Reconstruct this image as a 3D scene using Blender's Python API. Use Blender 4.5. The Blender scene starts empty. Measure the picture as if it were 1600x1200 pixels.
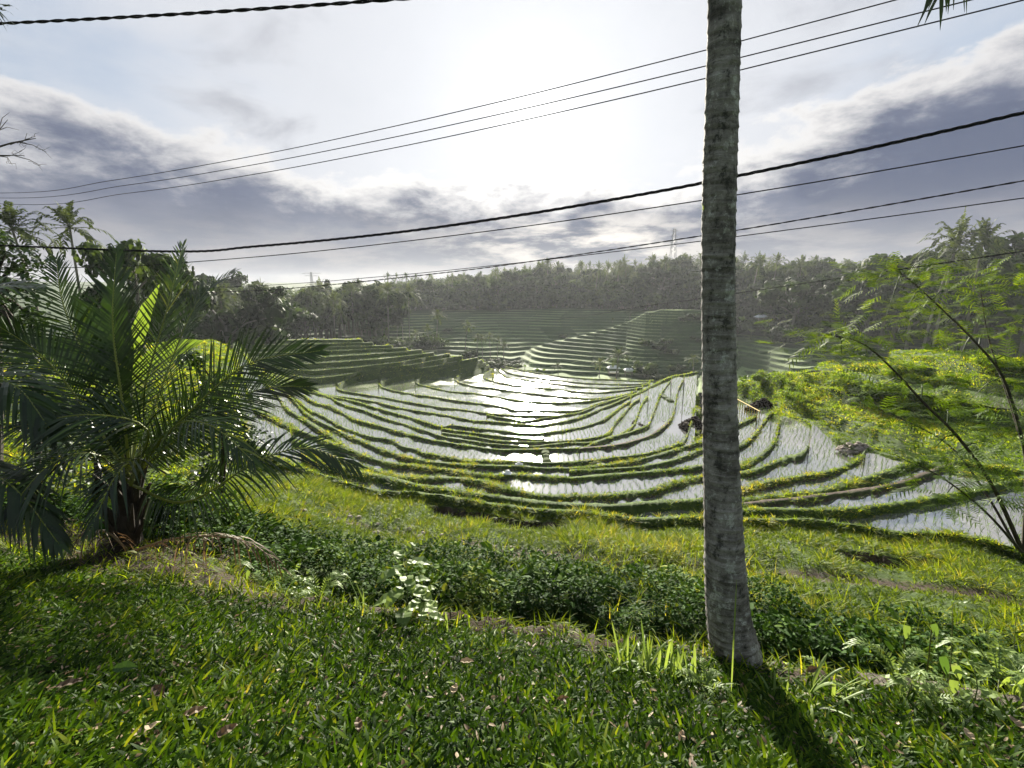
import bpy, math, random
import numpy as np
from mathutils import Vector, Matrix, noise as mnoise
rng = np.random.default_rng(7); random.seed(7)
scene = bpy.context.scene
COL = scene.collection
# ------------------------------------------------------------------ camera geometry
F = 733.0; PITCH = math.radians(11.7); CP, SP = math.cos(PITCH), math.sin(PITCH)
def ray(x, y):
    dx = (x - 800) / F; dy = (600 - y) / F
    return Vector((dx, CP + dy * SP, -SP + dy * CP))
def at_z(x, y, z):
    d = ray(x, y); return d * (z / d.z)
def at_d(x, y, D): return ray(x, y) * D            # D = distance along the view axis
def at_r(x, y, r):
    d = ray(x, y); return d * (r / math.hypot(d.x, d.y))
def azdep(x, y):
    dx = (np.asarray(x, float) - 800) / F; dy = (600 - np.asarray(y, float)) / F
    X = dx; Y = CP + dy * SP; Z = -SP + dy * CP
    return np.arctan2(X, Y), np.arctan2(-Z, np.hypot(X, Y))
def az_of(x, y=560): return float(azdep(x, y)[0])
def smooth(a, b, t):
    t = np.clip((np.asarray(t, float) - a) / (b - a), 0, 1); return t * t * (3 - 2 * t)
def vnoise1(t, seed=0, oct=3):
    t = np.asarray(t, float); out = np.zeros_like(t); amp = 1.0
    for o in range(oct):
        tt = t * (2 ** o) + seed * 17.31 + o * 5.7
        i = np.floor(tt).astype(np.int64); f = tt - i; f = f * f * (3 - 2 * f)
        h = lambda k: (np.sin(k * 127.1 + seed * 311.7) * 43758.5453) % 1.0
        out += amp * ((h(i) * (1 - f) + h(i + 1) * f) * 2 - 1); amp *= 0.5
    return out
def vnoise2(x, y, seed=0, oct=3):
    x = np.asarray(x, float); y = np.asarray(y, float); out = np.zeros(np.broadcast(x, y).shape); amp = 1.0
    for o in range(oct):
        xx = x * 2 ** o + seed * 3.1; yy = y * 2 ** o + seed * 7.7
        i = np.floor(xx); j = np.floor(yy); f = xx - i; g = yy - j
        f = f * f * (3 - 2 * f); g = g * g * (3 - 2 * g)
        h = lambda a, b: (np.sin(a * 127.1 + b * 311.7 + seed * 1.7) * 43758.5453) % 1.0
        v = (h(i, j) * (1 - f) + h(i + 1, j) * f) * (1 - g) + (h(i, j + 1) * (1 - f) + h(i + 1, j + 1) * f) * g
        out = out + amp * (v * 2 - 1); amp *= 0.5
    return out
# ------------------------------------------------------------------ tagging helpers
def tag(o, label=None, cat=None, group=None, kind=None):
    if label: o['label'] = label
    if cat: o['category'] = cat
    if group: o['group'] = group
    if kind: o['kind'] = kind
    return o
def thing(name, label, cat, loc=(0, 0, 0), group=None, rotz=0.0):
    o = bpy.data.objects.new(name, None); COL.objects.link(o)
    o.location = loc; o.rotation_euler = (0, 0, rotz); o.empty_display_size = 0.2
    return tag(o, label, cat, group)
def link_mesh(name, me, parent=None):
    o = bpy.data.objects.new(name, me); COL.objects.link(o)
    if parent is not None: o.parent = parent
    return o
def copy_tree(root, loc, rotz=0.0, scale=1.0, label=None, group=None):
    c = root.copy(); COL.objects.link(c); c.location = loc; c.rotation_euler = (0, 0, rotz)
    c.scale = (scale, scale, scale) if not hasattr(scale, '__len__') else scale
    if label: c['label'] = label
    if group: c['group'] = group
    for ch in root.children:
        d = ch.copy(); COL.objects.link(d); d.parent = c
    return c
class MB:
    """collects faces, then links them as ONE mesh object"""
    def __init__(s): s.v = []; s.f = []; s.t = []
    def add(s, verts, faces, tint=0.5):
        b = len(s.v); s.v.extend([tuple(p) for p in verts]); s.f.extend([tuple(i + b for i in q) for q in faces])
        s.t.extend(tint if hasattr(tint, '__len__') else [tint] * len(verts))
    def tube(s, pts, rad, n=8, tint=0.5, cap=True, wob=0.0):
        pts = [Vector(p) for p in pts]; m = len(pts); vs = []; fs = []
        rad = rad if hasattr(rad, '__len__') else [rad] * m
        ref = Vector((1, 0, 0))
        for i in range(m):
            t = (pts[min(i + 1, m - 1)] - pts[max(i - 1, 0)]).normalized()
            if abs(t.dot(ref)) > 0.95: ref = Vector((0, 1, 0))
            a = (ref - t * ref.dot(t)).normalized(); bb = t.cross(a); ref = a
            for k in range(n):
                th = 2 * math.pi * k / n; r = rad[i] * (1 + wob * random.uniform(-1, 1))
                vs.append(pts[i] + a * (math.cos(th) * r) + bb * (math.sin(th) * r))
        for i in range(m - 1):
            for k in range(n):
                k2 = (k + 1) % n
                fs.append((i * n + k, i * n + k2, (i + 1) * n + k2, (i + 1) * n + k))
        if cap:
            fs.append(tuple(range(n))[::-1]); fs.append(tuple((m - 1) * n + k for k in range(n)))
        s.add(vs, fs, tint)
    def box(s, c, sx, sy, sz, rz=0.0, tint=0.5):
        R = Matrix.Rotation(rz, 3, 'Z'); vs = []
        for dz in (-1, 1):
            for dx, dy in ((-1, -1), (1, -1), (1, 1), (-1, 1)):
                vs.append(Vector(c) + R @ Vector((dx * sx / 2, dy * sy / 2, dz * sz / 2)))
        s.add(vs, [(3, 2, 1, 0), (4, 5, 6, 7), (0, 1, 5, 4), (1, 2, 6, 5), (2, 3, 7, 6), (3, 0, 4, 7)], tint)
    def strip(s, pts, widths, normals, tint=0.5, fold=0.0):
        """ribbon; fold>0 gives it a V section (three verts per station)"""
        m = len(pts); vs = []; fs = []
        for i in range(m):
            t = (pts[min(i + 1, m - 1)] - pts[max(i - 1, 0)])
            if t.length < 1e-9: t = Vector((0, 0, 1))
            t.normalize(); nn = normals[i] if isinstance(normals, list) else normals
            sd = t.cross(nn)
            if sd.length < 1e-6: sd = Vector((1, 0, 0))
            sd.normalize(); up = sd.cross(t)
            w = widths[i] / 2
            if fold: vs += [pts[i] - sd * w + up * (w * fold), pts[i], pts[i] + sd * w + up * (w * fold)]
            else: vs += [pts[i] - sd * w, pts[i] + sd * w]
        k = 3 if fold else 2
        for i in range(m - 1):
            for j in range(k - 1):
                fs.append((i * k + j, i * k + j + 1, (i + 1) * k + j + 1, (i + 1) * k + j))
        s.add(vs, fs, tint)
    def build(s, name, mat, parent=None, world=False, smooth=False):
        me = bpy.data.meshes.new(name); vs = s.v
        if parent is not None and world:
            inv = Matrix.LocRotScale(parent.location, parent.rotation_euler, parent.scale).inverted()
            vs = [tuple(inv @ Vector(p)) for p in vs]
        me.from_pydata(vs, [], s.f)
        a = me.attributes.new('tint', 'FLOAT', 'POINT'); a.data.foreach_set('value', np.asarray(s.t, np.float32))
        me.materials.append(mat)
        if smooth: me.shade_smooth()
        me.update()
        return link_mesh(name, me, parent)
def mesh_np(name, V, quads=None, tris=None, mats=(), tint=None, attrs=None, matidx=None, smooth=False):
    me = bpy.data.meshes.new(name)
    nq = 0 if quads is None else len(quads); nt = 0 if tris is None else len(tris)
    me.vertices.add(len(V)); me.vertices.foreach_set('co', np.asarray(V, np.float32).ravel())
    loops = []; starts = []
    if nq: loops.append(np.asarray(quads, np.int32).ravel()); starts.append(np.arange(nq) * 4)
    if nt: loops.append(np.asarray(tris, np.int32).ravel()); starts.append(nq * 4 + np.arange(nt) * 3)
    loops = np.concatenate(loops); starts = np.concatenate(starts)
    me.loops.add(len(loops)); me.loops.foreach_set('vertex_index', loops.astype(np.int32))
    me.polygons.add(nq + nt); me.polygons.foreach_set('loop_start', starts.astype(np.int32))
    for m in mats: me.materials.append(m)
    if matidx is not None: me.polygons.foreach_set('material_index', np.asarray(matidx, np.int32))
    if tint is not None:
        a = me.attributes.new('tint', 'FLOAT', 'POINT'); a.data.foreach_set('value', np.asarray(tint, np.float32))
    for k, v in (attrs or {}).items():
        a = me.attributes.new(k, 'FLOAT', 'POINT'); a.data.foreach_set('value', np.asarray(v, np.float32))
    me.update(calc_edges=True); me.validate()
    if smooth: me.shade_smooth()
    return me
# ------------------------------------------------------------------ vectorised blades and leaves
def blades(P, H, W, lean, azim, tint, prof, droop=0.3, fold=0.0):
    """P (n,3) roots; each blade is a bent ribbon with width profile prof (list of (s, w))."""
    n = len(P); m = len(prof)
    d = np.stack([np.cos(azim), np.sin(azim), np.zeros(n)], 1); sd = np.stack([-np.sin(azim), np.cos(azim), np.zeros(n)], 1)
    tw = rng.uniform(-0.9, 0.9, n)
    V = np.zeros((n, m, 2, 3)); th0 = lean
    x = np.zeros(n); z = np.zeros(n); prev = 0
    for i, (s, w) in enumerate(prof):
        th = th0 + droop * s * 2.0
        ds = (s - prev); prev = s
        x = x + np.sin(th) * ds * H; z = z + np.cos(th) * ds * H
        c = P + d * x[:, None]; c[:, 2] += z
        side = sd * np.cos(tw * s)[:, None] + np.stack([np.zeros(n), np.zeros(n), np.sin(tw * s)], 1)
        V[:, i, 0] = c - side * (W * w / 2)[:, None]; V[:, i, 1] = c + side * (W * w / 2)[:, None]
    V = V.reshape(-1, 3)
    base = (np.arange(n) * m * 2)[:, None]
    q = []
    for i in range(m - 1): q.append(np.stack([base[:, 0] + i * 2, base[:, 0] + i * 2 + 1, base[:, 0] + i * 2 + 3, base[:, 0] + i * 2 + 2], 1))
    Q = np.concatenate(q)
    return V, Q, np.repeat(tint, m * 2)
def leaves(P, L, W, azim, elev, tint, curl=0.25, roll=None):
    """oval leaves, six verts in two folded halves"""
    n = len(P)
    d = np.stack([np.cos(azim) * np.cos(elev), np.sin(azim) * np.cos(elev), np.sin(elev)], 1)
    sd = np.stack([-np.sin(azim), np.cos(azim), np.zeros(n)], 1); up = np.cross(d, sd)
    if roll is None: roll = rng.uniform(-0.6, 0.6, n)
    s2 = sd * np.cos(roll)[:, None] + up * np.sin(roll)[:, None]; u2 = np.cross(d, s2)
    L = L[:, None]; W = W[:, None]
    p0 = P; tip = P + d * L - u2 * L * curl * -0.35 - np.array([0, 0, 1]) * L * curl
    m1 = P + d * L * 0.33 - np.array([0, 0, 1]) * L * curl * 0.05; m2 = P + d * L * 0.7 - np.array([0, 0, 1]) * L * curl * 0.35
    V = np.stack([p0, m1 - s2 * W * .5 + u2 * W * .12, m2 - s2 * W * .36 + u2 * W * .1, tip, m2 + s2 * W * .36 + u2 * W * .1, m1 + s2 * W * .5 + u2 * W * .12, m1, m2], 1).reshape(-1, 3)
    b = np.arange(n) * 8
    T = np.concatenate([np.stack([b, b + 6, b + 1], 1), np.stack([b, b + 5, b + 6], 1), np.stack([b + 7, b + 3, b + 2], 1), np.stack([b + 7, b + 4, b + 3], 1)])
    Q = np.concatenate([np.stack([b + 1, b + 6, b + 7, b + 2], 1), np.stack([b + 6, b + 5, b + 4, b + 7], 1)])
    return V, Q, T, np.repeat(tint, 8)
def leaves_shell(P, nrm, L, W, tint, jit=.35):
    """oval leaves that lie on the outside of their clump"""
    n = len(P); nr = nrm + rng.normal(0, jit, (n, 3)); nr /= np.linalg.norm(nr, axis=1)[:, None]
    d = np.cross(nr, rng.normal(size=(n, 3))); d /= np.linalg.norm(d, axis=1)[:, None]; s2 = np.cross(nr, d); L = L[:, None]; W = W[:, None]
    p0 = P - d * L * .5; tip = P + d * L * .5 - nr * L * .18; m1 = P - d * L * .17; m2 = P + d * L * .2 - nr * L * .05
    V = np.stack([p0, m1 - s2 * W * .5 - nr * W * .1, m2 - s2 * W * .36 - nr * W * .1, tip, m2 + s2 * W * .36 - nr * W * .1, m1 + s2 * W * .5 - nr * W * .1, m1, m2], 1).reshape(-1, 3); b = np.arange(n) * 8
    T = np.concatenate([np.stack([b, b + 6, b + 1], 1), np.stack([b, b + 5, b + 6], 1), np.stack([b + 7, b + 3, b + 2], 1), np.stack([b + 7, b + 4, b + 3], 1)])
    Q = np.concatenate([np.stack([b + 1, b + 6, b + 7, b + 2], 1), np.stack([b + 6, b + 5, b + 4, b + 7], 1)])
    return V, Q, T, np.repeat(tint, 8)
# ------------------------------------------------------------------ materials
def new_mat(name):
    m = bpy.data.materials.new(name); m.use_nodes = True
    nt = m.node_tree; nt.nodes.clear(); out = nt.nodes.new('ShaderNodeOutputMaterial')
    return m, nt, out
def N(nt, typ, **kw):
    n = nt.nodes.new(typ)
    for k, v in kw.items():
        if k.startswith('i_'):
            key = k[2:]; key = int(key) if key.isdigit() else key.replace('_', ' ')
            n.inputs[key].default_value = v
        else: setattr(n, k, v)
    return n
def ramp(nt, fac, stops, interp='LINEAR'):
    r = N(nt, 'ShaderNodeValToRGB'); r.color_ramp.interpolation = interp
    el = r.color_ramp.elements
    while len(el) < len(stops): el.new(0.5)
    for e, (p, c) in zip(el, stops): e.position = p; e.color = (*c, 1) if len(c) == 3 else c
    nt.links.new(fac, r.inputs['Fac']); return r.outputs['Color']
def mathn(nt, op, a, b=None, c=None, clamp=False):
    n = N(nt, 'ShaderNodeMath', operation=op, use_clamp=clamp)
    for i, v in enumerate((a, b, c)):
        if v is None: continue
        if isinstance(v, (int, float)): n.inputs[i].default_value = v
        else: nt.links.new(v, n.inputs[i])
    return n.outputs[0]
def mixc(nt, fac, a, b, mode='MIX'):
    n = N(nt, 'ShaderNodeMix', data_type='RGBA', blend_type=mode)
    for i, v in ((0, fac), (6, a), (7, b)):
        if isinstance(v, (int, float)): n.inputs[i].default_value = v
        elif isinstance(v, tuple): n.inputs[i].default_value = (*v, 1)
        else: nt.links.new(v, n.inputs[i])
    return n.outputs[2]
def leaf_mat(name, stops, trans=0.45, rough=0.4, tcol=(1.35, 1.25, 0.55), objrand=0.0, spec=0.5, patch=0.0, patch_scale=0.4):
    m, nt, out = new_mat(name); L = nt.links.new
    a = N(nt, 'ShaderNodeAttribute', attribute_name='tint')
    fac = a.outputs['Fac']
    if objrand:
        oi = N(nt, 'ShaderNodeObjectInfo')
        fac = mathn(nt, 'ADD', fac, mathn(nt, 'MULTIPLY', mathn(nt, 'SUBTRACT', oi.outputs['Random'], 0.5), objrand), clamp=True)
    if patch:
        g = N(nt, 'ShaderNodeNewGeometry'); nz = N(nt, 'ShaderNodeTexNoise', i_Scale=patch_scale, i_Detail=3.0); L(g.outputs['Position'], nz.inputs['Vector'])
        fac = mathn(nt, 'ADD', fac, mathn(nt, 'MULTIPLY', mathn(nt, 'SUBTRACT', nz.outputs['Fac'], 0.5), patch), clamp=True)
    c = ramp(nt, fac, stops)
    p = N(nt, 'ShaderNodeBsdfPrincipled', i_Roughness=rough); p.inputs['Specular IOR Level'].default_value = spec
    L(c, p.inputs['Base Color'])
    t = N(nt, 'ShaderNodeBsdfTranslucent'); L(mixc(nt, 1.0, c, tcol, 'MULTIPLY'), t.inputs['Color'])
    mx = N(nt, 'ShaderNodeMixShader'); mx.inputs[0].default_value = trans
    L(p.outputs[0], mx.inputs[1]); L(t.outputs[0], mx.inputs[2]); L(mx.outputs[0], out.inputs['Surface'])
    return m
def solid_mat(name, c1, c2, scale=8.0, rough=0.8, detail=6.0, bump=0.3, metal=0.0, stretch=(1, 1, 1), objrand=0.0, spec=0.2):
    m, nt, out = new_mat(name); L = nt.links.new
    tc = N(nt, 'ShaderNodeTexCoord'); mp = N(nt, 'ShaderNodeMapping'); mp.inputs['Scale'].default_value = stretch
    L(tc.outputs['Object'], mp.inputs['Vector'])
    nz = N(nt, 'ShaderNodeTexNoise', i_Scale=scale, i_Detail=detail, i_Roughness=0.65); L(mp.outputs[0], nz.inputs['Vector'])
    c = ramp(nt, nz.outputs['Fac'], [(0.32, c1), (0.68, c2)])
    p = N(nt, 'ShaderNodeBsdfPrincipled', i_Roughness=rough, i_Metallic=metal); L(c, p.inputs['Base Color']); p.inputs['Specular IOR Level'].default_value = spec
    if bump:
        b = N(nt, 'ShaderNodeBump', i_Strength=bump, i_Distance=0.03); L(nz.outputs['Fac'], b.inputs['Height']); L(b.outputs[0], p.inputs['Normal'])
    L(p.outputs[0], out.inputs['Surface']); return m
G = {}
G['lawn'] = leaf_mat('lawn leaf', [(0, (.009, .026, .004)), (.45, (.040, .092, .007)), (.8, (.125, .20, .013)), (.95, (.22, .26, .03)), (1, (.28, .25, .07))], 0.56, 0.5, (1.75, 1.55, .42), spec=0.08, patch=0.5, patch_scale=0.9)
G['bund'] = leaf_mat('bund grass', [(0, (.022, .055, .006)), (.5, (.095, .175, .010)), (.85, (.19, .28, .015)), (1, (.30, .29, .05))], 0.62, 0.6, (1.9, 1.6, .40), spec=0.1, patch=0.45, patch_scale=0.35)
G['slope'] = leaf_mat('slope grass', [(0, (.018, .045, .006)), (.5, (.085, .145, .010)), (.85, (.17, .25, .018)), (1, (.27, .28, .05))], 0.60, 0.55, (1.85, 1.55, .40), spec=0.12, patch=0.55, patch_scale=0.5)
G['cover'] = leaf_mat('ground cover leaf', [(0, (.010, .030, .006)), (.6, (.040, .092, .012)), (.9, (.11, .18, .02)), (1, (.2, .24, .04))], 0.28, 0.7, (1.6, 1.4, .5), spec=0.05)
G['rice'] = leaf_mat('rice seedling', [(0, (.025, .06, .010)), (1, (.09, .17, .02))], 0.45, 0.5, spec=0.2)
G['palm'] = leaf_mat('palm leaflet', [(0, (.008, .018, .004)), (.5, (.018, .042, .007)), (.8, (.065, .12, .010)), (1, (.20, .22, .03))], 0.12, 0.30, (1.6, 1.4, .5), spec=0.32)
G['dry'] = leaf_mat('dry leaf', [(0, (.045, .030, .018)), (.6, (.14, .095, .05)), (1, (.36, .28, .18))], 0.25, 0.6, (1.2, 1.0, .8), spec=0.2)
G['fpalm'] = leaf_mat('forest palm leaflet', [(0, (.02, .036, .011)), (1, (.10, .135, .045))], 0.30, 0.7, objrand=0.5, spec=.08)
G['ftree'] = leaf_mat('forest leaf', [(0, (.007, .017, .004)), (.5, (.022, .044, .011)), (1, (.07, .11, .024))], 0.25, 0.7, objrand=0.6, spec=.08)
G['banana'] = leaf_mat('banana leaf', [(0, (.05, .10, .022)), (1, (.16, .24, .05))], 0.45, 0.55, objrand=0.4, spec=.12)
G['dark'] = leaf_mat('dark broad leaf', [(0, (.010, .024, .006)), (.7, (.03, .062, .012)), (1, (.08, .14, .02))], 0.18, 0.4, spec=0.3)
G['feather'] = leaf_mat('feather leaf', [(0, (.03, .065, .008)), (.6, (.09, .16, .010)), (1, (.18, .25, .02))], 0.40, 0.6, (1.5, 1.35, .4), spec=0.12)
G['weed'] = leaf_mat('weed leaf', [(0, (.05, .11, .025)), (1, (.22, .30, .09))], 0.4, 0.5, spec=0.18)
G['frondbase'] = solid_mat('petiole', (.05, .07, .02), (.13, .15, .04), 12, 0.5)
G['darkbark'] = solid_mat('dark bark', (.014, .011, .008), (.05, .04, .028), 14, 0.9, stretch=(1, 1, .4))
G['fbark'] = solid_mat('forest bark', (.11, .10, .085), (.24, .22, .19), 3, 0.9, stretch=(1, 1, .3))
G['stem'] = solid_mat('thin stem', (.018, .016, .010), (.06, .05, .03), 20, 0.8)
G['cable'] = solid_mat('cable rubber', (.010, .010, .011), (.022, .022, .024), 40, 0.9, bump=0, spec=.03)
G['steel'] = solid_mat('galvanised steel', (.16, .17, .18), (.26, .27, .28), 4, 0.6, bump=0, metal=0.3)
G['mud'] = solid_mat('wet mud', (.012, .009, .006), (.045, .031, .022), 9, 0.9, bump=1.0, spec=.08)
G['stone'] = solid_mat('pale stone', (.14, .115, .09), (.34, .29, .24), 7, 0.85, bump=0.6)
G['kerb'] = solid_mat('weathered kerb', (.06, .05, .038), (.16, .14, .11), 10, 0.95, bump=1.0)
G['white'] = solid_mat('white sheet', (.72, .72, .72), (.85, .85, .84), 5, 0.6, bump=0.1)
G['thatch'] = solid_mat('thatch', (.035, .03, .025), (.09, .075, .055), 5, 0.95, bump=0.8)
G['yellow'] = solid_mat('yellow bamboo', (.38, .25, .03), (.62, .44, .07), 18, 0.6)
G['wood'] = solid_mat('grey wood', (.10, .08, .06), (.22, .19, .15), 12, 0.85)
# coconut bark: grey with leaf-scar rings, dark moss and pale lichen
m, nt, out = new_mat('coconut bark'); L = nt.links.new
tc = N(nt, 'ShaderNodeTexCoord'); mp = N(nt, 'ShaderNodeMapping'); mp.inputs['Scale'].default_value = (1, 1, 0.55); L(tc.outputs['Object'], mp.inputs['Vector'])
n1 = N(nt, 'ShaderNodeTexNoise', i_Scale=6.0, i_Detail=8.0, i_Roughness=0.7); L(mp.outputs[0], n1.inputs['Vector'])
n2 = N(nt, 'ShaderNodeTexNoise', i_Scale=34.0, i_Detail=6.0, i_Roughness=0.7); L(tc.outputs['Object'], n2.inputs['Vector'])
mpb = N(nt, 'ShaderNodeMapping'); mpb.inputs['Scale'].default_value = (1, 1, 9); L(tc.outputs['Object'], mpb.inputs['Vector'])
nb_ = N(nt, 'ShaderNodeTexNoise', i_Scale=2.2, i_Detail=7.0, i_Roughness=0.65, i_Distortion=.3); L(mpb.outputs[0], nb_.inputs['Vector'])
n3 = N(nt, 'ShaderNodeTexNoise', i_Scale=9.0, i_Detail=9.0, i_Roughness=.75); L(mp.outputs[0], n3.inputs['Vector'])
c = ramp(nt, mathn(nt, 'ADD', mathn(nt, 'MULTIPLY', n1.outputs['Fac'], .5), mathn(nt, 'MULTIPLY', nb_.outputs['Fac'], .5)), [(.36, (.034, .029, .024)), (.44, (.125, .113, .096)), (.53, (.29, .27, .235)), (.68, (.47, .45, .405))])
c = mixc(nt, mathn(nt, 'MULTIPLY', n2.outputs['Fac'], 0.9), c, mixc(nt, 1.0, c, (.5, .5, .5), 'MULTIPLY'))
n4 = N(nt, 'ShaderNodeTexNoise', i_Scale=26.0, i_Detail=6.0, i_Roughness=.8); L(tc.outputs['Object'], n4.inputs['Vector'])
n34 = mathn(nt, 'ADD', mathn(nt, 'MULTIPLY', n3.outputs['Fac'], .6), mathn(nt, 'MULTIPLY', n4.outputs['Fac'], .4))
lich = mathn(nt, 'MULTIPLY', mathn(nt, 'MULTIPLY', mathn(nt, 'SUBTRACT', n34, .53), 18.0, clamp=True), .6)
c = mixc(nt, lich, c, (.58, .60, .53))
moss = mathn(nt, 'MULTIPLY', mathn(nt, 'MULTIPLY', mathn(nt, 'SUBTRACT', .475, n34), 18.0, clamp=True), .85)
c = mixc(nt, moss, c, (.022, .022, .016))
p = N(nt, 'ShaderNodeBsdfPrincipled', i_Roughness=0.9); L(c, p.inputs['Base Color'])
b = N(nt, 'ShaderNodeBump', i_Strength=0.9, i_Distance=0.012); L(mathn(nt, 'ADD', n2.outputs['Fac'], mathn(nt, 'MULTIPLY', nb_.outputs['Fac'], 2.0)), b.inputs['Height']); L(b.outputs[0], p.inputs['Normal'])
L(p.outputs[0], out.inputs['Surface']); G['coco'] = m
# terrain: soil / grass turf by the 'mud' attribute
def terrain_mat(name, ga, gb, ma, mb, sc=1.2, fine=9.0):
    m, nt, out = new_mat(name); L = nt.links.new
    g = N(nt, 'ShaderNodeNewGeometry')
    n1 = N(nt, 'ShaderNodeTexNoise', i_Scale=sc, i_Detail=6.0, i_Roughness=0.6); L(g.outputs['Position'], n1.inputs['Vector'])
    n2 = N(nt, 'ShaderNodeTexNoise', i_Scale=fine, i_Detail=8.0, i_Roughness=0.75); L(g.outputs['Position'], n2.inputs['Vector'])
    f = mathn(nt, 'ADD', mathn(nt, 'MULTIPLY', n1.outputs['Fac'], .5), mathn(nt, 'MULTIPLY', n2.outputs['Fac'], .5))
    gc = ramp(nt, f, [(.36, ga), (.64, gb)]); mc = ramp(nt, n2.outputs['Fac'], [(.35, ma), (.66, mb)])
    a = N(nt, 'ShaderNodeAttribute', attribute_name='mud')
    fac = mathn(nt, 'ADD', a.outputs['Fac'], mathn(nt, 'MULTIPLY', mathn(nt, 'SUBTRACT', n2.outputs['Fac'], .5), 0.7))
    c = mixc(nt, mathn(nt, 'MULTIPLY', mathn(nt, 'SUBTRACT', fac, .3), 2.5, clamp=True), gc, mc)
    p = N(nt, 'ShaderNodeBsdfPrincipled', i_Roughness=0.95); p.inputs['Specular IOR Level'].default_value = 0.2; L(c, p.inputs['Base Color'])
    b = N(nt, 'ShaderNodeBump', i_Strength=0.8, i_Distance=0.06); L(n2.outputs['Fac'], b.inputs['Height']); L(b.outputs[0], p.inputs['Normal'])
    L(p.outputs[0], out.inputs['Surface']); return m
G['terrain'] = terrain_mat('terrain turf', (.016, .034, .005), (.060, .098, .008), (.014, .010, .007), (.075, .052, .034))
G['hill'] = terrain_mat('hill turf', (.014, .034, .008), (.038, .075, .015), (.10, .15, .05), (.18, .24, .085), 0.3, 2.5)  # treads rice green, riser turf painted darker for its shade
G['base'] = terrain_mat('ground base', (.02, .04, .012), (.05, .08, .02), (.03, .02, .01), (.1, .07, .05), 0.05, 0.4)
# paddy water: shallow, still, silty
m, nt, out = new_mat('paddy water'); L = nt.links.new
g = N(nt, 'ShaderNodeNewGeometry')
n1 = N(nt, 'ShaderNodeTexNoise', i_Scale=1.6, i_Detail=4.0); L(g.outputs['Position'], n1.inputs['Vector'])
n2 = N(nt, 'ShaderNodeTexNoise', i_Scale=0.16, i_Detail=6.0, i_Roughness=0.65); L(g.outputs['Position'], n2.inputs['Vector'])
alg = N(nt, 'ShaderNodeAttribute', attribute_name='algae')
fac = mathn(nt, 'MULTIPLY', ramp(nt, n2.outputs['Fac'], [(.45, (0, 0, 0)), (.62, (1, 1, 1))]), alg.outputs['Fac'], clamp=True)
c = mixc(nt, fac, (.15, .145, .135), (.12, .135, .05))
p = N(nt, 'ShaderNodeBsdfPrincipled', i_Roughness=0.06, i_IOR=1.5); L(c, p.inputs['Base Color'])
p.inputs['Specular IOR Level'].default_value = 1.0
L(mathn(nt, 'ADD', mathn(nt, 'MULTIPLY', fac, .3), .05), p.inputs['Roughness'])
b = N(nt, 'ShaderNodeBump', i_Strength=0.012, i_Distance=0.03); L(n1.outputs['Fac'], b.inputs['Height']); L(b.outputs[0], p.inputs['Normal'])
gl = N(nt, 'ShaderNodeBsdfGlossy', i_Roughness=0.035); gl.inputs['Color'].default_value = (.95, .95, .95, 1); L(b.outputs[0], gl.inputs['Normal'])
mx = N(nt, 'ShaderNodeMixShader'); L(mathn(nt, 'SUBTRACT', .34, mathn(nt, 'MULTIPLY', fac, .30)), mx.inputs[0]); L(p.outputs[0], mx.inputs[1]); L(gl.outputs[0], mx.inputs[2])
L(mx.outputs[0], out.inputs['Surface']); G['water'] = m
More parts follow.
